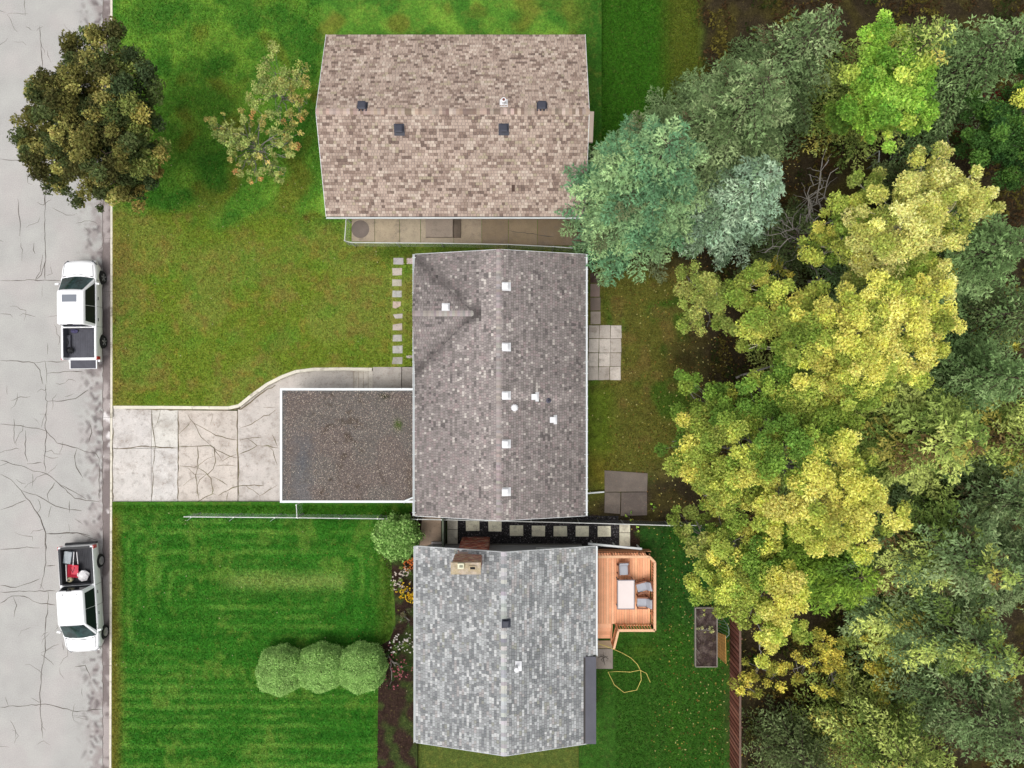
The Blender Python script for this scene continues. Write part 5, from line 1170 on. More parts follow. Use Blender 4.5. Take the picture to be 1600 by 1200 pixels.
tree('birch_tree', 'tall pale yellow birch at the upper right, furthest up of the yellow trees', 'tree', (1350, 385),
     [(1440, 300, 9.5, 46, f, PALEY), (1400, 345, 11, 62, f, PALEY), (1335, 355, 9.5, 46, f, YG), (1480, 335, 10, 50, f, PALEY), (1352, 300, 8, 30, f, OLIV), (1440, 262, 8.5, 26, f, PALEY), (1515, 312, 9, 26, f, PALEY), (1425, 395, 9, 52, f, YG),
      (1365, 400, 9, 42, f, PALEY), (1470, 385, 8.5, 36, f, YG), (1272, 385, 7, 30, f, YG), (1475, 228, 7.5, 11, f, PALEY), (1500, 275, 8, 17, f, PALEY), (1532, 268, 8, 13, f, PALEY), (1548, 310, 8.5, 13, f, PALEY), (1560, 330, 8, 10, f, PALEY), (1300, 350, 8, 24, f, YG), (1530, 345, 8.5, 16, f, PALEY), (1450, 425, 8, 26, f, YG)],
     PALEY, 101, dens=560, bark=barkp, twigs=5, twr=.02, trunk_r=.2)
tree('birch_tree', 'golden yellow birch in the middle of the wood, just below the pale one', 'tree', (1290, 545),
     [(1170, 450, 8, 34, f, YG), (1150, 510, 7.5, 22, f, OLIV), (1205, 495, 9, 44, f, YG), (1250, 470, 9, 34, f, YG), (1265, 520, 10.5, 50, f, YG), (1320, 490, 11, 46, f, YEL), (1340, 535, 11.5, 56, f, YEL), (1395, 500, 11.5, 54, f, YEL), (1445, 480, 10.5, 42, f, YEL),
      (1470, 440, 9.5, 28, f, PALEY), (1490, 500, 10, 18, f, YEL), (1350, 590, 10.5, 44, f, YG), (1295, 575, 9.5, 42, f, YEL), (1410, 560, 10, 44, f, YEL), (1235, 560, 8.5, 34, f, GRN), (1310, 615, 8.5, 26, f, YEL), (1370, 620, 9, 24, f, YG), (1450, 540, 9.5, 26, f, YEL), (1170, 545, 6.5, 18, f, YG), (1405, 450, 9, 30, f, YG), (1345, 445, 8.5, 28, f, OLIV)],
     YEL, 102, dens=600, bark=barkp, twigs=4, twr=.018, trunk_r=.22)
tree('birch_tree', 'dull olive green birch nearest the back lawn, above the paved patio', 'tree', (1110, 475),
     [(1098, 440, 6.5, 28, f, OLIV), (1088, 480, 6.5, 32, f, OLIV), (1105, 510, 6, 22, f, OLIV), (1120, 455, 7, 26, f, OLIV), (1072, 428, 5, 15, f, OLIV), (1080, 505, 5.5, 14, f, OLIV)], OLIV, 103, dens=560, ls=(.036, .062), trunk_r=.11, twigs=3)
tree('birch_tree', 'large green and yellow birch overhanging the middle of the back lawn', 'tree', (1200, 690),
     [(1072, 605, 6, 22, f, GRN), (1115, 615, 7, 30, f, GRN), (1070, 650, 6, 24, f, GRN), (1110, 660, 7.5, 42, f, YG), (1165, 640, 8.5, 44, f, GRN), (1180, 595, 8, 20, f, YG), (1215, 620, 8.5, 36, f, GRN), (1265, 640, 9, 42, f, YG), (1310, 675, 9.5, 38, f, GRN), (1050, 690, 5.5, 18, f, GRN), (1095, 715, 7.5, 42, f, YG),
      (1160, 700, 9.5, 52, f, YG), (1225, 700, 10.5, 50, f, GRN), (1285, 720, 10.5, 48, f, YEL), (1335, 730, 10, 34, f, YG), (1145, 760, 8.5, 46, f, YG), (1205, 775, 10, 48, f, YEL), (1265, 785, 10.5, 48, f, YEL), (1325, 795, 11, 50, f, YEL), (1380, 800, 10.5, 32, f, YEL), (1335, 845, 10.5, 30, f, YEL), (1275, 830, 9.5, 34, f, YEL), (1410, 810, 10, 12, f, YEL), (1215, 825, 8.5, 30, f, GRN), (1100, 775, 6.5, 20, f, YG)],
     YG, 104, dens=600, trunk_r=.24, twigs=3)
tree('birch_tree', 'yellow green birch hanging over the lower lawn beside the deck', 'tree', (1185, 905),
     [(1100, 850, 6, 28, f, OLIV), (1145, 850, 7.5, 38, f, YG), (1200, 872, 8.5, 40, f, GRN), (1120, 890, 6.5, 34, f, YG), (1170, 905, 8, 44, f, YG), (1222, 935, 9, 42, f, YEL), (1175, 950, 8, 34, f, YG), (1200, 985, 8, 30, f, YEL), (1238, 985, 7.5, 26, f, YG), (1095, 925, 6, 22, f, YG), (1140, 930, 7, 28, f, YG), (1062, 814, 4.5, 17, f, OLIV), (1088, 815, 5, 20, f, OLIV), (1125, 815, 6, 22, f, YG), (1075, 838, 5, 16, f, OLIV), (1195, 1015, 6.5, 18, f, YEL)],
     YG, 105, dens=600, trunk_r=.18, twigs=3)
tree('maple_tree', 'lime green maple at the top edge between grey spruces and the wood', 'tree', (1385, 150),
     [(1320, 182, 5.5, 28, f, GRN), (1352, 165, 6.5, 34, f, LIME), (1392, 170, 7.5, 40, f, LIME), (1432, 172, 7, 30, f, LIME), (1388, 212, 6, 22, f, LIME), (1300, 198, 5, 18, f, GRN), (1438, 198, 6, 18, f, LIME), (1350, 130, 7, 44, f, LIME), (1410, 120, 7.5, 48, f, LIME), (1380, 80, 7, 40, f, LIME), (1355, 200, 5.5, 20, f, LIME)], LIME, 106, dens=520, ls=(.045, .08), trunk_r=.17)
tree('leafy_tree', 'dark green broadleaf tree in the upper right corner', 'tree', (1555, 200),
     [(1525, 185, 5.5, 34, f, DKG), (1560, 215, 6.5, 44, f, DKG), (1595, 175, 6.5, 48, f, GRN+DKG*2), (1520, 228, 5, 26, f, DKG), (1580, 255, 5.5, 32, f, DKG), (1545, 250, 5, 24, f, DKG), (1620, 215, 6, 40, f, DKG), (1610, 120, 6, 44, f, DKG)], DKG, 107, dens=480, trunk_r=.17)
RED = [(L_(132, 40, 48, 1.4), 4), (L_(160, 52, 56, 1.4), 2), (L_(90, 34, 36, 1.4), 3)]; MAR = [(L_(86, 52, 44, 1.3), 4), (L_(110, 60, 50, 1.3), 2), (L_(84, 74, 40, 1.3), 2)]
tree('red_shrub', 'dark red leaved shrub among greenery at the upper right edge', 'shrub', (1545, 145), [(1545, 152, 4.5, 18, f, RED), (1568, 160, 5, 12, f, RED), (1530, 135, 4, 20, f, RED)], RED, 108, dens=260, trunk_r=.05)
tree('maroon_shrub', 'maroon brown shrub right of the lime green maple', 'shrub', (1485, 170), [(1480, 165, 3, 22, f, MAR), (1500, 190, 2.6, 20, f, MAR), (1470, 135, 3, 24, f, MAR), (1480, 235, 2, 14, f, RED+MAR*2)], MAR, 109, dens=170, trunk_r=.05)
KH = [(L_(112, 110, 60, 1.5), 4), (L_(86, 86, 50, 1.5), 4), (L_(150, 146, 84, 1.8), 2.5), (L_(80, 90, 54, 1.8), 4)]; KG = [(L_(90, 104, 60, 1.5), 4), (L_(70, 84, 54, 1.5), 4), (L_(134, 144, 78, 1.6), 2.5), (L_(160, 152, 84, 1.6), 1)]
KT = [(L_(172, 156, 92, 1.4), 4), (L_(140, 128, 70, 1.4), 4), (L_(186, 168, 106, 1.4), 2)]
tree('ornamental_tree', 'big dark khaki tree spreading over the road in the upper left corner', 'tree', (150, 235),
     [(52, 205, 5.5, 32, f, KH), (92, 190, 6.5, 40, f, KH), (140, 185, 7.5, 44, f, KH), (190, 180, 7.5, 42, f, KG), (232, 200, 6.5, 32, f, KG), (215, 240, 7, 40, f, KG), (165, 240, 8, 46, f, KH), (115, 235, 7.5, 42, f, KH), (75, 250, 6, 34, f, KH), (222, 285, 6, 28, f, KG), (178, 285, 6.5, 34, f, KH), (135, 290, 6, 30, f, KH),
      (220, 308, 5.5, 26, f, KT), (236, 258, 6.5, 16, f, KT), (165, 315, 5, 18, f, KH), (100, 285, 5.5, 22, f, KH), (130, 130, 8, 52, f, KH), (195, 125, 7.5, 46, f, KG), (75, 145, 6.5, 40, f, KH), (150, 80, 7, 44, f, KH), (32, 215, 5, 16, f, KH), (232, 160, 6.5, 26, f, KG), (150, 212, 7, 40, f, KH), (195, 215, 7, 38, f, KG), (110, 262, 6, 30, f, KH), (60, 228, 5, 28, f, KH), (195, 262, 6, 34, f, KG), (150, 160, 7, 40, f, KH), (100, 212, 6, 34, f, KH)],
     KH, 110, dens=440, ls=(.042, .078), bark=barkd, trunk_r=.2, zg=.14, twigs=2)
TIP = [(L_(160, 168, 100, 1.8), 5), (L_(136, 150, 86, 1.8), 4), (L_(182, 172, 108, 1.8), 1)]; TIPO = [(L_(172, 162, 96, 1.8), 4), (L_(196, 156, 100, 1.8), 1), (L_(148, 154, 84, 1.8), 4)]
tree('lawn_tree', 'small thin tree with bare grey twigs on the green front lawn', 'tree', (402, 262-30),
     [(344, 196, 3.2, 14, f, TIPO), (350, 220, 3.4, 15, f, TIP), (336, 206, 3, 8, f, TIP), (372, 236, 3.6, 14, f, TIP), (380, 205, 4, 14, f, TIP), (388, 258, 3.4, 11, f, TIP), (372, 272, 3.2, 6, f, TIPO), (398, 270, 3.4, 10, f, TIP), (430, 262, 3.4, 13, f, TIP), (446, 246, 3.2, 13, f, TIP), (452, 220, 3.3, 14, f, TIPO), (428, 214, 4, 15, f, TIP), (405, 197, 4, 12, f, TIPO), (368, 252, 3.5, 9, f, TIPO), (415, 238, 3.9, 10, f, TIP), (444, 275, 2.9, 8, f, TIP), (360, 215, 3.3, 15, f, TIP), (392, 232, 3.4, 12, f, TIP), (418, 255, 3.2, 12, f, TIP), (410, 180, 3.5, 12, f, TIP), (440, 230, 3.4, 12, f, TIP), (385, 190, 3.6, 12, f, TIPO), (400, 285, 2.8, 7, f, TIPO), (455, 200, 3.2, 10, f, TIPO)],
     TIP, 111, dens=460, ls=(.035, .065), bark=barkg, trunk_r=.07, twigs=34, twr=.008, sub=(.14, .30), zg=.4, fork=.3, brmin=.013, rs=1.6)
tree('lawn_tree', 'orange tinted small tree touching the top edge beside the pink roof', 'tree', (440, 150),
     [(400, 158, 3.6, 16, f, TIP), (428, 150, 4, 22, f, TIP), (455, 160, 3.8, 18, f, TIPO), (472, 168, 3.5, 15, f, TIPO), (456, 188, 3.4, 15, f, TIPO), (438, 176, 3.8, 14, f, TIP), (480, 162, 3.2, 11, f, TIPO), (430, 115, 4, 28, f, TIP), (465, 125, 3.8, 22, f, TIPO), (405, 125, 3.5, 18, f, TIP)],
     TIP, 112, dens=330, ls=(.035, .065), trunk_r=.07, twigs=18, twr=.009, sub=(.18, .36), zg=.4, fork=.3, brmin=.016, rs=1.25)
# low yellow shrubs under the lower wood
SY = [(L_(172, 164, 74, 1.9), 4), (L_(196, 184, 86, 1.9), 3), (L_(128, 130, 58, 1.9), 3)]
for i, (bx_, by_, lb, lab) in enumerate((
    ((1290), 1010, [(1285, 1000, 2.6, 24), (1315, 1025, 2.4, 28), (1270, 1030, 2.4, 22), (1240, 1045, 2.4, 22), (1300, 1065, 2.6, 30)], 'sparse yellow shrub below the green cedar, left of its neighbour'),
    ((1400), 1010, [(1370, 985, 3, 24), (1405, 1000, 3.4, 34), (1445, 1010, 3.2, 28), (1380, 1035, 3, 30), (1430, 1045, 3, 30), (1400, 1080, 3, 34)], 'fuller yellow shrub below the green cedar, right of its neighbour'),
    ((1510), 1045, [(1500, 1040, 3, 24), (1540, 1050, 3, 22), (1575, 1045, 3, 18), (1530, 1085, 3, 30)], 'yellow shrub at the bottom right under the grey spruces'),
    ((1500), 520, [(1505, 505, 4, 24), (1540, 520, 4.4, 26), (1520, 545, 4, 22), (1570, 500, 4, 28), (1590, 530, 4, 24)], 'dim gold shrub in the shade between two spruces at the right'),
    ((1225), 420, [(1225, 418, 3.6, 20), (1250, 402, 4, 16), (1205, 430, 3.5, 18)], 'small yellow green sapling in the gap between the birches'),
    ((1180), 1040, [(1185, 1040, 2, 22), (1210, 1055, 2, 24), (1170, 1075, 2, 24), (1190, 1000, 2, 14)], 'dry yellow brush behind the red brown board fence'))):
    tree('yellow_shrub', lab, 'shrub', (bx_, by_), [(a, b, c, d, .5, SY) for a, b, c, d in lb], SY, 120+i, dens=330, ls=(.038, .07), trunk_r=.05, twigs=4, sub=(.22, .42))
# ---- conifers
def conifer(label, apex, H, Rb, pal, seed, zb=1.0, name='spruce_tree', whorl=7, tipcol=None, dens=1.0, droop=.25, tuft=(.07, .14), group=None, base=None, nb=None, shape=.85, lean=None, dead=0.0):
    rng = np.random.default_rng(seed); pr = random.Random(seed); a = P(apex[0], apex[1], H) if base is None else Vector((P(*base, .2).x, P(*base, .2).y, H)); bx, by = a.x, a.y
    root = empty(name, (0, 0, 0), label=label, cat='tree', group=group); pc, pw = palarr(pal)
    tk = MB(); tk.tube([(bx, by, .1), (bx, by, H*.5), (bx, by, H)], [.035*H**.9, .02*H**.9, .012], 8); tk.build('trunk', barkd, root, smooth=True)
    nlev = int((H-zb)/.36) if nb is None else nb; Cs, Us, Ss, Cc = [], [], [], []; brm = MB()
    for lv in range(nlev):
        f = (lv+.5)/nlev; z0 = zb+(H-zb)*f; Lm = Rb*(1-f)**shape+.25; k = max(4, int(whorl*(.6+.6*(1-f)))); off = pr.random()*6.28
        for j in range(k):
            az = off+6.283*j/k+pr.uniform(-.25, .25); L = Lm*pr.uniform(.72, 1.12); zz = z0+pr.uniform(-.15, .15); d = np.array([math.cos(az), math.sin(az), 0.]); n_ = np.array([-d[1], d[0], 0.])
            rise = .22*f+.03; bc = pc[rng.choice(len(pc), p=pw)]*pr.uniform(.82, 1.15)
            def pt(s): return np.array([bx, by, zz])+d*L*s+np.array([0, 0, L*(rise*s-droop*s*s+.12*max(0, s-.7))])
            pts = [Vector(pt(s)) for s in (0, .35, .7, 1)]; brm.tube(pts, [.03*L**.5, .02*L**.5, .012, .004], 4, cap=False)
            if pr.random() < dead: continue
            ns = max(5, int(L*6.5)); s = np.linspace(.18, 1.0, ns)
            for q in s:
                tl_ = (.50*L**.75)*(1.03-q)**.7*pr.uniform(.7, 1.15)+.10; o = pt(q)
                for sd_ in (-1, 1):
                    an = math.radians(pr.uniform(28, 74)); t = d*math.cos(an)+n_*sd_*math.sin(an); m_ = max(1, int(tl_/.078*dens)); u = (np.arange(m_)+.6)/m_+rng.uniform(-.2, .2, m_)/m_
                    c = o+t*(tl_*u)[:, None]; c += rng.normal(size=(m_, 3))*np.array([.035, .035, .05]); c[:, 2] += -.10*tl_*u*u
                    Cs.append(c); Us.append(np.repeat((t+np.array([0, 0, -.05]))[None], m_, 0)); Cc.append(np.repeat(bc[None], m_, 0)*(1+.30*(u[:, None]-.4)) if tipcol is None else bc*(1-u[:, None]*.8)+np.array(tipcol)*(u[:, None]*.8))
            Cs.append(np.array([pt(1.0)])); Us.append(d[None]); Cc.append(bc[None])
    C = np.concatenate(Cs); U = unit(np.concatenate(Us)+rng.normal(size=C.shape)*.5); col = np.clip(np.concatenate(Cc)*rng.uniform(.68, 1.3, (len(C), 1)), 0, .9); n = len(C)
    # each tuft: two crossing slim blades
    V4, CC = [], []
    for kk in range(2):
        N = unit(rng.normal(size=C.shape)*.6+np.array([0, 0, 1.0])); W_ = unit(np.cross(U, N)); h = rng.uniform(*tuft, n)[:, None]; w = h*rng.uniform(.24, .36, (n, 1)); u2 = unit(U+rng.normal(size=C.shape)*.35)
        V4.append(np.stack([C+u2*h*1.1, C-u2*h*.5+W_*w*1.25, C-u2*h*.5-W_*w*1.25], 1).reshape(-1, 3)); CC.append(np.repeat(col, 3, 0))
    V4 = np.concatenate(V4); V4[:, 2] = np.maximum(V4[:, 2], .22); link('crown', np_mesh('crown', V4, np.arange(len(V4)).reshape(-1, 3), np.concatenate(CC), needlem), root); brm.build('branches', barkd, root)
    return root
K = 1.95
BLUE = [(L_(122, 150, 106, K), 5), (L_(142, 166, 118, K), 3), (L_(96, 132, 96, K), 4), (L_(96, 104, 74, K), .8)]; SILV = [(L_(140, 164, 138, K), 5), (L_(160, 180, 152, K), 3), (L_(108, 130, 100, K), 3)]
GREYG = [(L_(106, 126, 84, K), 5), (L_(130, 146, 102, K), 3), (L_(86, 104, 66, K), 3), (L_(84, 78, 56, K), .8)]; CG = [(L_(138, 154, 82, K), 5), (L_(166, 176, 100, K), 3), (L_(100, 120, 60, K), 3), (L_(160, 154, 80, K), .6), (L_(104, 88, 56, K), .5)]
BG = [(L_(106, 130, 82, K), 5), (L_(126, 148, 98, K), 3), (L_(86, 108, 66, K), 3)]; DKC = [(L_(88, 100, 62, K), 5), (L_(106, 120, 78, K), 3), (L_(68, 80, 48, K), 3)]
conifer('big blue green spruce filling the gap between both upper roofs', (1046, 222), 12.0, 4.0, BLUE, 201, zb=1.6, whorl=9, dens=1.15, droop=.18, shape=.62)
conifer('silvery blue spruce just right of the big blue green one', (1205, 268), 9.5, 2.8, SILV, 202, zb=1.2, whorl=8, droop=.2, shape=.7)
conifer('grey green spruce at the top edge left of the maple', (1205, 118), 12.0, 4.3, GREYG, 203, dens=.8, whorl=8, shape=.7)
conifer('second grey green spruce at the top edge beside the blue one', (1120, 165), 9.0, 2.4, GREYG, 204, whorl=8, shape=.7)
conifer('grey green spruce on the right edge beside the pale yellow birch', (1600, 375), 12.0, 3.9, BG, 205, whorl=8, shape=.7)
conifer('blue green spruce on the right edge halfway down', (1625, 590), 12.0, 3.4, BG, 206, whorl=7, shape=.8)
conifer('wide light green fir right of the green and yellow birch', (1530, 690), 12.5, 5.6, CG, 207, whorl=7, shape=.85, droop=.2, tuft=(.08, .15))
conifer('dark olive fir in the shade below the wide light green fir', (1500, 850), 9.0, 4.3, DKC, 208, whorl=7, shape=.9, dead=.12)
conifer('dull grey green fir near the bottom right corner', (1585, 900), 13.0, 4.6, GREYG+CG, 209, whorl=7, shape=.85)
conifer('grey green fir at the bottom right edge, lowest of the firs', (1590, 1040), 11.0, 4.2, GREYG+CG, 210, whorl=7, shape=.85)
conifer('light green fir cut off by the right edge beside the wide one', (1670, 700), 11.0, 4.4, CG, 223, dens=.8, whorl=7, shape=.8)
conifer('grey green fir cut off by the right edge near the bottom', (1700, 930), 11.0, 4.2, GREYG, 224, dens=.7, whorl=7, shape=.8)
conifer('dull green fir on the right edge between the light green and grey green firs', (1640, 790), 11.0, 4.0, DKC+GREYG, 214, whorl=7, shape=.85)
conifer('short olive fir filling the dark gap right of the brightest yellow crown', (1475, 800), 5.0, 2.6, DKC, 215, whorl=7, shape=.8)
conifer('grey green spruce behind the dark broadleaf tree at the right edge', (1660, 480), 10.0, 3.4, BG+DKC, 216, dens=.55, whorl=7, shape=.8)
conifer('tall green fir just above the upper right corner of the photograph', (1480, 40), 10.0, 3.4, CG, 217, dens=.55, whorl=7, shape=.8)
conifer('blue green spruce beyond the top edge right of the fir', (1620, 30), 10.0, 3.6, BG, 218, dens=.55, whorl=7, shape=.8)
conifer('grey spruce at the top beyond the lime green maple', (1300, 20), 10.0, 3.2, GREYG, 219, dens=.55, whorl=7, shape=.75)
conifer('green fir below the yellow shrubs at the bottom edge', (1490, 1270), 10.0, 3.8, CG, 220, dens=.55, whorl=7, shape=.8)
conifer('grey green spruce in the bottom right corner', (1640, 1190), 11.0, 4.0, GREYG, 221, dens=.55, whorl=7, shape=.8)
conifer('dark fir at the bottom edge near the board fence', (1290, 1230), 6.0, 2.6, DKC, 222, dens=.55, whorl=7, shape=.8)
conifer('thin dark green fir behind bare branches beside the silvery spruce', (1275, 360), 6.0, 3.0, DKC, 211, whorl=6, shape=.9, dead=.3)
CED = [(L_(112, 140, 54, K), 5), (L_(132, 156, 62, K), 3), (L_(88, 116, 46, K), 3), (L_(164, 100, 50, K), .25)]
conifer('bushy bright green cedar below the brightest yellow crown', (1350, 905), 6.5, 2.9, CED, 212, whorl=9, name='cedar_tree', shape=.5, droop=.1, tuft=(.08, .15))
conifer('slim dark spruce between the maroon shrub and the board platform', (1450, 262), 4.5, 1.4, DKC, 213, whorl=6, shape=.8)
# bare grey branches of a half dead tree
dt = empty('bare_tree', label='bare grey branching tree between the silvery spruce and the birches', cat='tree'); pr = random.Random(9); tr_m = MB(); br = MB()
b0 = P(1215, 405, .2); top = P(1275, 352, 6); limb(tr_m, b0, top, .11, .05, pr, 7, .1, .08, 8); tr_m.build('trunk', barkg, dt, smooth=True)
for (x, y, z) in ((1295, 250, 7.5), (1291, 232, 7), (1310, 262, 7), (1265, 272, 6.5), (1345, 318, 7), (1330, 350, 6), (1200, 360, 6), (1190, 395, 5), (1250, 390, 6), (1320, 395, 6), (1230, 340, 6.5), (1262, 310, 7), (1300, 430, 5), (1340, 425, 6), (1285, 445, 4), (1215, 345, 5)):
    pts = limb(br, top.lerp(b0, pr.uniform(0, .6)), P(x, y, z), .04, .014, pr, 8, .2, .22, 5)
    for k in range(6):
        p = pts[pr.randrange(3, 8)]; limb(br, p, p+Vector((pr.uniform(-1, 1), pr.uniform(-1, 1), pr.uniform(-.3, .5))), .014, .005, pr, 4, .1, .3, 4)
br.build('branches', barkg, dt, smooth=True)['kind'] = 'stuff'
# fallen grey trunks seen through the gaps
for (a, b, z, r0, lab) in (((1262, 440), (1365, 425), .6, .10, 'pale dead trunk lying in the dark gap below the upper birch'), ((1240, 405), (1315, 380), .9, .09, 'thick grey trunk leaning in the dark gap beside the silvery spruce'), ((1150, 590), (1240, 560), .7, .07, 'thin grey dead trunk under the golden birch')):
    mb = MB(); limb(mb, P(*a, z), P(*b, z+1.8), r0, r0*.5, pr, 7, .02, .05, 7); tag(mb.build('fallen_trunk', barkg, smooth=True), lab, 'fallen trunk')

# ---- garden shrubs
SG = [(L_(134, 166, 96, 2.1), 5), (L_(152, 182, 110, 2.1), 3), (L_(108, 142, 76, 2.1), 3)]
def dome(name, label, px, py, z, rp, pal, seed, n, ls=(.022, .04), group=None, rough=.06, squash=1.0, yr=1.0, zbase=.2):
    """clipped shrub: a leafy shell over a twiggy core"""
    rng = np.random.default_rng(seed); c = np.array(P(px, py, z)); Rm = rp*(CH-z)/FP; pc, pw = palarr(pal)
    d = unit(rng.normal(size=(n, 3))); d[:, 2] = np.where(rng.random(n) < .8, np.abs(d[:, 2]), d[:, 2])
    g_ = (np.sin(d[:, 0]*9+seed)+np.sin(d[:, 1]*11+1)+np.sin(d[:, 2]*10+2))*rough*.5
    r = Rm*(1+g_+rng.normal(size=n)*rough*.55)*np.where(rng.random(n) < .25, .9, 1)
    pos = c+d*r[:, None]*np.array([1, yr, squash]); pos[:, 2] = np.maximum(pos[:, 2], zbase)
    N = unit(d*.9+rng.normal(size=(n, 3))*.8); col = pc[rng.choice(len(pc), n, p=pw)]*rng.uniform(.75, 1.22, (n, 1)); s = rng.uniform(*ls, n)
    root = empty(name, label=label, cat='shrub', group=group); link('crown', quads(pos, N, s, s*.62, np.clip(col, 0, .9), leafm, 'crown'), root)
    cr = MB(); prof = [(Rm*.8*math.sin(math.pi*k/8)+.01, Rm*.8*squash*-math.cos(math.pi*k/8)) for k in range(9)]; cr.lathe(tuple(c), prof, 20); cr.v = [(v[0], c[1]+(v[1]-c[1])*yr, max(v[2], zbase-.05)) for v in cr.v]
    cr.build('inner_twigs', mat('shrub_inside', alb(62, 66, 36), var=.3, fine=.4), root)
    MB().tube([(c[0], c[1], zbase-.1), (c[0], c[1], c[2])], .06, 6).build('stem', barkd, root); return root
GR = 'clipped round shrubs in a row on the lower lawn'
dome('round_shrub', 'leftmost of the three clipped dome shrubs on the lower lawn', 441, 1045, .9, 37, SG, 1, 26000, group=GR, yr=1.0)
dome('round_shrub', 'middle one of the three clipped dome shrubs on the lower lawn', 504, 1041, 1.0, 36.5, SG, 2, 26000, group=GR)
dome('round_shrub', 'rightmost of the three clipped dome shrubs, nearest the flower bed', 567, 1041, 1.0, 37.5, SG, 3, 26000, group=GR)
BUS = [(L_(122, 156, 84, 2), 4), (L_(146, 176, 104, 2), 3), (L_(86, 120, 56, 2), 3)]
dome('leafy_shrub', 'shaggy green shrub between the carport, the fence and the grey roof', 622, 838, 1.3, 31.5, BUS, 4, 15000, ls=(.04, .075), rough=.16)
PL = {'golden_plant': [(L_(216, 170, 30, 1.3), 5), (L_(226, 190, 60, 1.3), 2), (L_(110, 130, 50, 1.3), 3)], 'green': [(L_(110, 140, 60, 1.3), 5), (L_(84, 116, 48, 1.3), 3), (L_(140, 156, 76, 1.3), 2)],
      'dull': [(L_(98, 100, 70, 1.3), 4), (L_(84, 104, 60, 1.3), 3), (L_(120, 110, 84, 1.3), 2)], 'orange': [(L_(206, 120, 60, 1.3), 3), (L_(110, 72, 50, 1.3), 3), (L_(84, 90, 46, 1.3), 3)], 'dark': [(L_(60, 84, 44, 1.3), 4), (L_(44, 62, 36, 1.3), 3)]}
for i, (nm, pk, lb, lab, ft) in enumerate((
    ('rose_bush', 'green', [(628, 903, .8, 14), (620, 912, .7, 10), (632, 892, .7, 8)], 'green bush with small white blooms above the golden flowers', (236, 220, 206)),
    ('golden_bush', 'golden_plant', [(637, 920, .8, 12), (644, 932, .7, 10), (628, 925, .6, 9)], 'golden yellow flowering bush against the grey roof edge', (240, 200, 60)),
    ('dry_bush', 'dull', [(632, 955, .8, 16), (640, 970, .7, 13), (625, 972, .6, 11)], 'dull brownish green bush below the golden flowers', None),
    ('flower_bush', 'green', [(630, 1002, .8, 14), (618, 1010, .7, 11), (640, 1008, .7, 11)], 'green bush dotted with white flowers near the dome shrubs', (238, 228, 220)),
    ('orange_plant', 'orange', [(638, 884, .5, 8), (645, 878, .5, 6)], 'small orange brown plant just below the shaggy shrub', (230, 130, 70)),
    ('dark_ground_plant', 'dark', [(606, 1022, .5, 14), (620, 1035, .5, 14), (632, 1046, .5, 12), (612, 1062, .5, 14)], 'dark low plants in the soil bed beside the dome shrubs', (190, 110, 120)))):
    t = tree(nm, lab, 'plant', (lb[0][0], lb[0][1]), [(a, b, c, d, .6, PL[pk]) for a, b, c, d in lb], PL[pk], 300+i, dens=620, ls=(.025, .05), trunk_r=.025, twigs=1, twr=.008, sub=(.14, .26))
    if ft:
        rg = np.random.default_rng(i+50); n = 60; k = rg.integers(0, len(lb), n); cs = np.array([P(a, b, c) for a, b, c, d in lb])[k]; rr = np.array([d*.0355 for a, b, c, d in lb])[k]; dd = unit(rg.normal(size=(n, 3))); dd[:, 2] = np.abs(dd[:, 2])
        pos = cs+dd*rr[:, None]*np.array([1.05, 1.05, .75]); s = rg.uniform(.03, .06, n)
        link('blossoms', quads(pos, unit(dd+np.array([0, 0, 1.5])), s, s*.8, np.tile(np.array(alb(*ft)), (n, 1)), leafm, 'blossoms'), t)['kind'] = 'stuff'
PALEP = [(L_(196, 196, 140, 1.3), 4), (L_(170, 176, 110, 1.3), 3)]
tree('pale_plant', 'pale cream leaved plant growing across the raised bed', 'plant', (1103, 984), [(1094, 984, .55, 6, .5, PALEP), (1104, 982, .6, 8, .5, PALEP), (1113, 986, .55, 6, .5, PALEP)], PALEP, 330, dens=420, ls=(.03, .06), trunk_r=.015, twigs=2, twr=.008, sub=(.1, .2), zg=.35)
tree('grey_plant', 'grey green seedling clump at the upper end of the raised bed', 'plant', (1098, 957), [(1098, 957, .5, 7, .5, OLIV)], OLIV, 331, dens=320, ls=(.03, .06), trunk_r=.015, twigs=1, twr=.008, sub=(.1, .2), zg=.35)
for i, (x, y, r, lab) in enumerate(((983, 808, 8, 'low leafy weed at the bottom edge of the dark concrete pad'), (1018, 794, 7, 'leafy weed to the right of the dark concrete pad'), (995, 826, 5, 'small bright weed at the end of the paver path'))):
    tree('weed', lab, 'plant', (x, y), [(x, y, .4, r, .4, LIME)], LIME, 340+i, dens=260, ls=(.03, .06), trunk_r=.01, twigs=1, twr=.006, sub=(.1, .2), up=1.5)
# ---- undergrowth and fallen leaves
rg = np.random.default_rng(77); n = 90000; px = rg.uniform(1035, 1700, n); py = rg.uniform(-40, 1240, n); w = vnoise(px, py, 26, 3)*.65+vnoise(px, py, 9, 4)*.35
keep = (w > .47) & ~((px < 1165) & (py > 800)) & ~((px < 1110) & (py > 400)) & ~((px < 1090) & (py < 260)) & (rg.random(n) < .9)
px, py, w = px[keep], py[keep], w[keep]; n = len(px); z = .22+rg.random(n)**1.5*1.1*(w-.40)*5; k = (CH-z)/FP; pos = np.c_[(px-800)*k, (600-py)*k, z]
UP = np.array([alb(70, 74, 34), alb(54, 64, 32), alb(92, 84, 40), alb(78, 60, 40), alb(110, 102, 48), alb(60, 84, 38)])*1.3
ci = UP[(vnoise(px, py, 40, 7)*5.99).astype(int)]*rg.uniform(.7, 1.3, (n, 1)); s = rg.uniform(.05, .11, n)
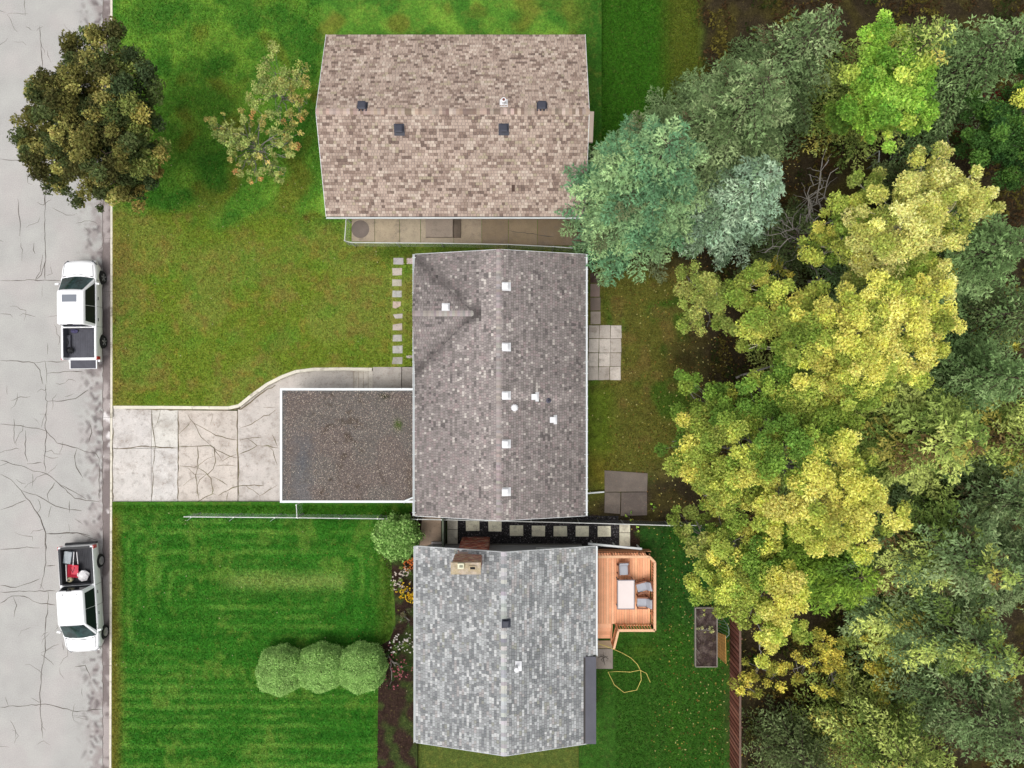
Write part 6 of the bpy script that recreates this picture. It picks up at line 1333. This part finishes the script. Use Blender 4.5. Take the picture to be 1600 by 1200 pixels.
tag(link('undergrowth', quads(pos, unit(rg.normal(size=(n, 3))+np.array([0, 0, .8])), s, s*.6, ci, leafm, 'undergrowth')), 'low dark undergrowth of mixed leaves on the floor of the wood', 'undergrowth', kind='stuff')
n = 6000; px = rg.uniform(915, 1250, n); py = rg.uniform(230, 1240, n); keep = (rg.random(n) < np.clip((px-900)/260, .08, .8)); px, py = px[keep], py[keep]; n = len(px); z = HB+.012+rg.random(n)*.02; k = (CH-z)/FP
pos = np.c_[(px-800)*k, (600-py)*k, z]; q = np.array([alb(196, 178, 90), alb(150, 110, 60), alb(210, 200, 130), alb(110, 80, 50)])[rg.integers(0, 4, n)]
ok = ~((pos[:, 0] < 7.9) & (pos[:, 1] < -8.4)); s = rg.uniform(.03, .055, n)
tag(link('fallen_leaves', quads(pos[ok], unit(rg.normal(size=(ok.sum(), 3))*.25+np.array([0, 0, 1])), s[ok], s[ok]*.7, q[ok], leafm, 'fallen_leaves')), 'yellow and brown fallen leaves scattered over the back lawns', 'leaves', kind='stuff')
n = 700; px = rg.uniform(180, 640, n); py = rg.uniform(100, 1100, n); ok = ~((py > 560) & (py < 800)); px, py = px[ok], py[ok]; n = len(px); z = np.where(py < 600, .14+.41*ss(200, 560, px), .12+.08*ss(180, 400, px))+.03; k = (CH-z)/FP
pos = np.c_[(px-800)*k, (600-py)*k, z]; q = np.array([alb(180, 190, 90), alb(200, 190, 150), alb(150, 110, 60)])[rg.integers(0, 3, n)]; s = rg.uniform(.02, .04, n)
tag(link('fallen_leaves', quads(pos, unit(rg.normal(size=(n, 3))*.25+np.array([0, 0, 1])), s, s*.7, q, leafm, 'fallen_leaves')), 'scattered small pale leaves on the front lawns', 'leaves', kind='stuff')
for i, (x, y) in enumerate(((1345, 1008), (1362, 1041), (1352, 1003))):
    c = P(x, y, .3); mb = bag((c.x, c.y, .18), (.34, .26, .22), 5, i+3); tag(mb.build('pale_rock', mat('pale_rock', alb(200, 198, 196), fine=.2)), ['whitish rock in the brown clearing, upper right of a close pair', 'whitish rock by the lower yellow shrub, on its own', 'whitish rock in the brown clearing, lower left of a close pair'][i], 'rock')

# ---- grass: short real tufts over the lawns, coloured like the turf they stand on
def tufts(name, label, n, x0, x1, y0, y1, colf, zf, inside, seed):
    rg = np.random.default_rng(seed); px = rg.uniform(x0, x1, n); py = rg.uniform(y0, y1, n); ok = inside(px, py); px, py = px[ok], py[ok]; n = len(px)
    c = colf(px, py)*rg.uniform(.62, 1.55, (n, 1))*(1+rg.normal(size=(n, 3))*np.array([.10, .05, .08])); z = zf(px, py)+.018; k = (CH-z)/FP; pos = np.c_[(px-800)*k, (600-py)*k, z]; s = rg.uniform(.025, .06, n)
    tag(link(name, quads(pos, unit(rg.normal(size=(n, 3))*.55+np.array([0, 0, 1])), s, s*.55, np.clip(c*1.15, 0, .8), leafm, name)), label, 'grass', kind='stuff')
def inU(x, y):
    edge = np.interp(x, [175, 360, 375, 392, 417, 440, 462, 490, 660], [633, 633, 630, 616, 597, 585, 576, 573, 573])
    return (y < edge-1) & (x < 648) & ~((x > 610) & (x < 632) & (y > 400) & (y < 573)) & ~((x > 535) & (y > 335) & (y < 384)) & ~((x > 500) & (y < 338))
tufts('grass', 'short patchy olive and green grass of the upper front lawn', 130000, 177, 648, -40, 633, colU, lambda x, y: .14+.41*ss(200, 560, x), inU, 5)
tufts('grass', 'dark green striped grass of the lower front lawn', 110000, 176, 618, 790, 1240, colL, lambda x, y: .12+.08*ss(180, 400, x), lambda x, y: (x < 612-ss(985, 1020, y)*22), 6)
def inB(x, y):
    a = (x > 975) & (x < 1130) & (y > 824) & ~((x < 1032) & (y < 995)) & ~((x > 1084) & (y > 948) & (y < 1045)); b = (x > 918) & (x < 1080) & (y > 430) & (y < 735) & ~((x < 974) & (y > 505) & (y < 597)) & ~((x < 942)); c = (x > 928) & (x < 1090) & (y < 235)
    return a | b | c | ((x > 962) & (x < 1040) & (y > 1000) & (y < 1200))
tufts('grass', 'uneven mossy grass of the back lawns', 90000, 916, 1135, -40, 1240, colB, lambda x, y: x*0+HB, inB, 7)
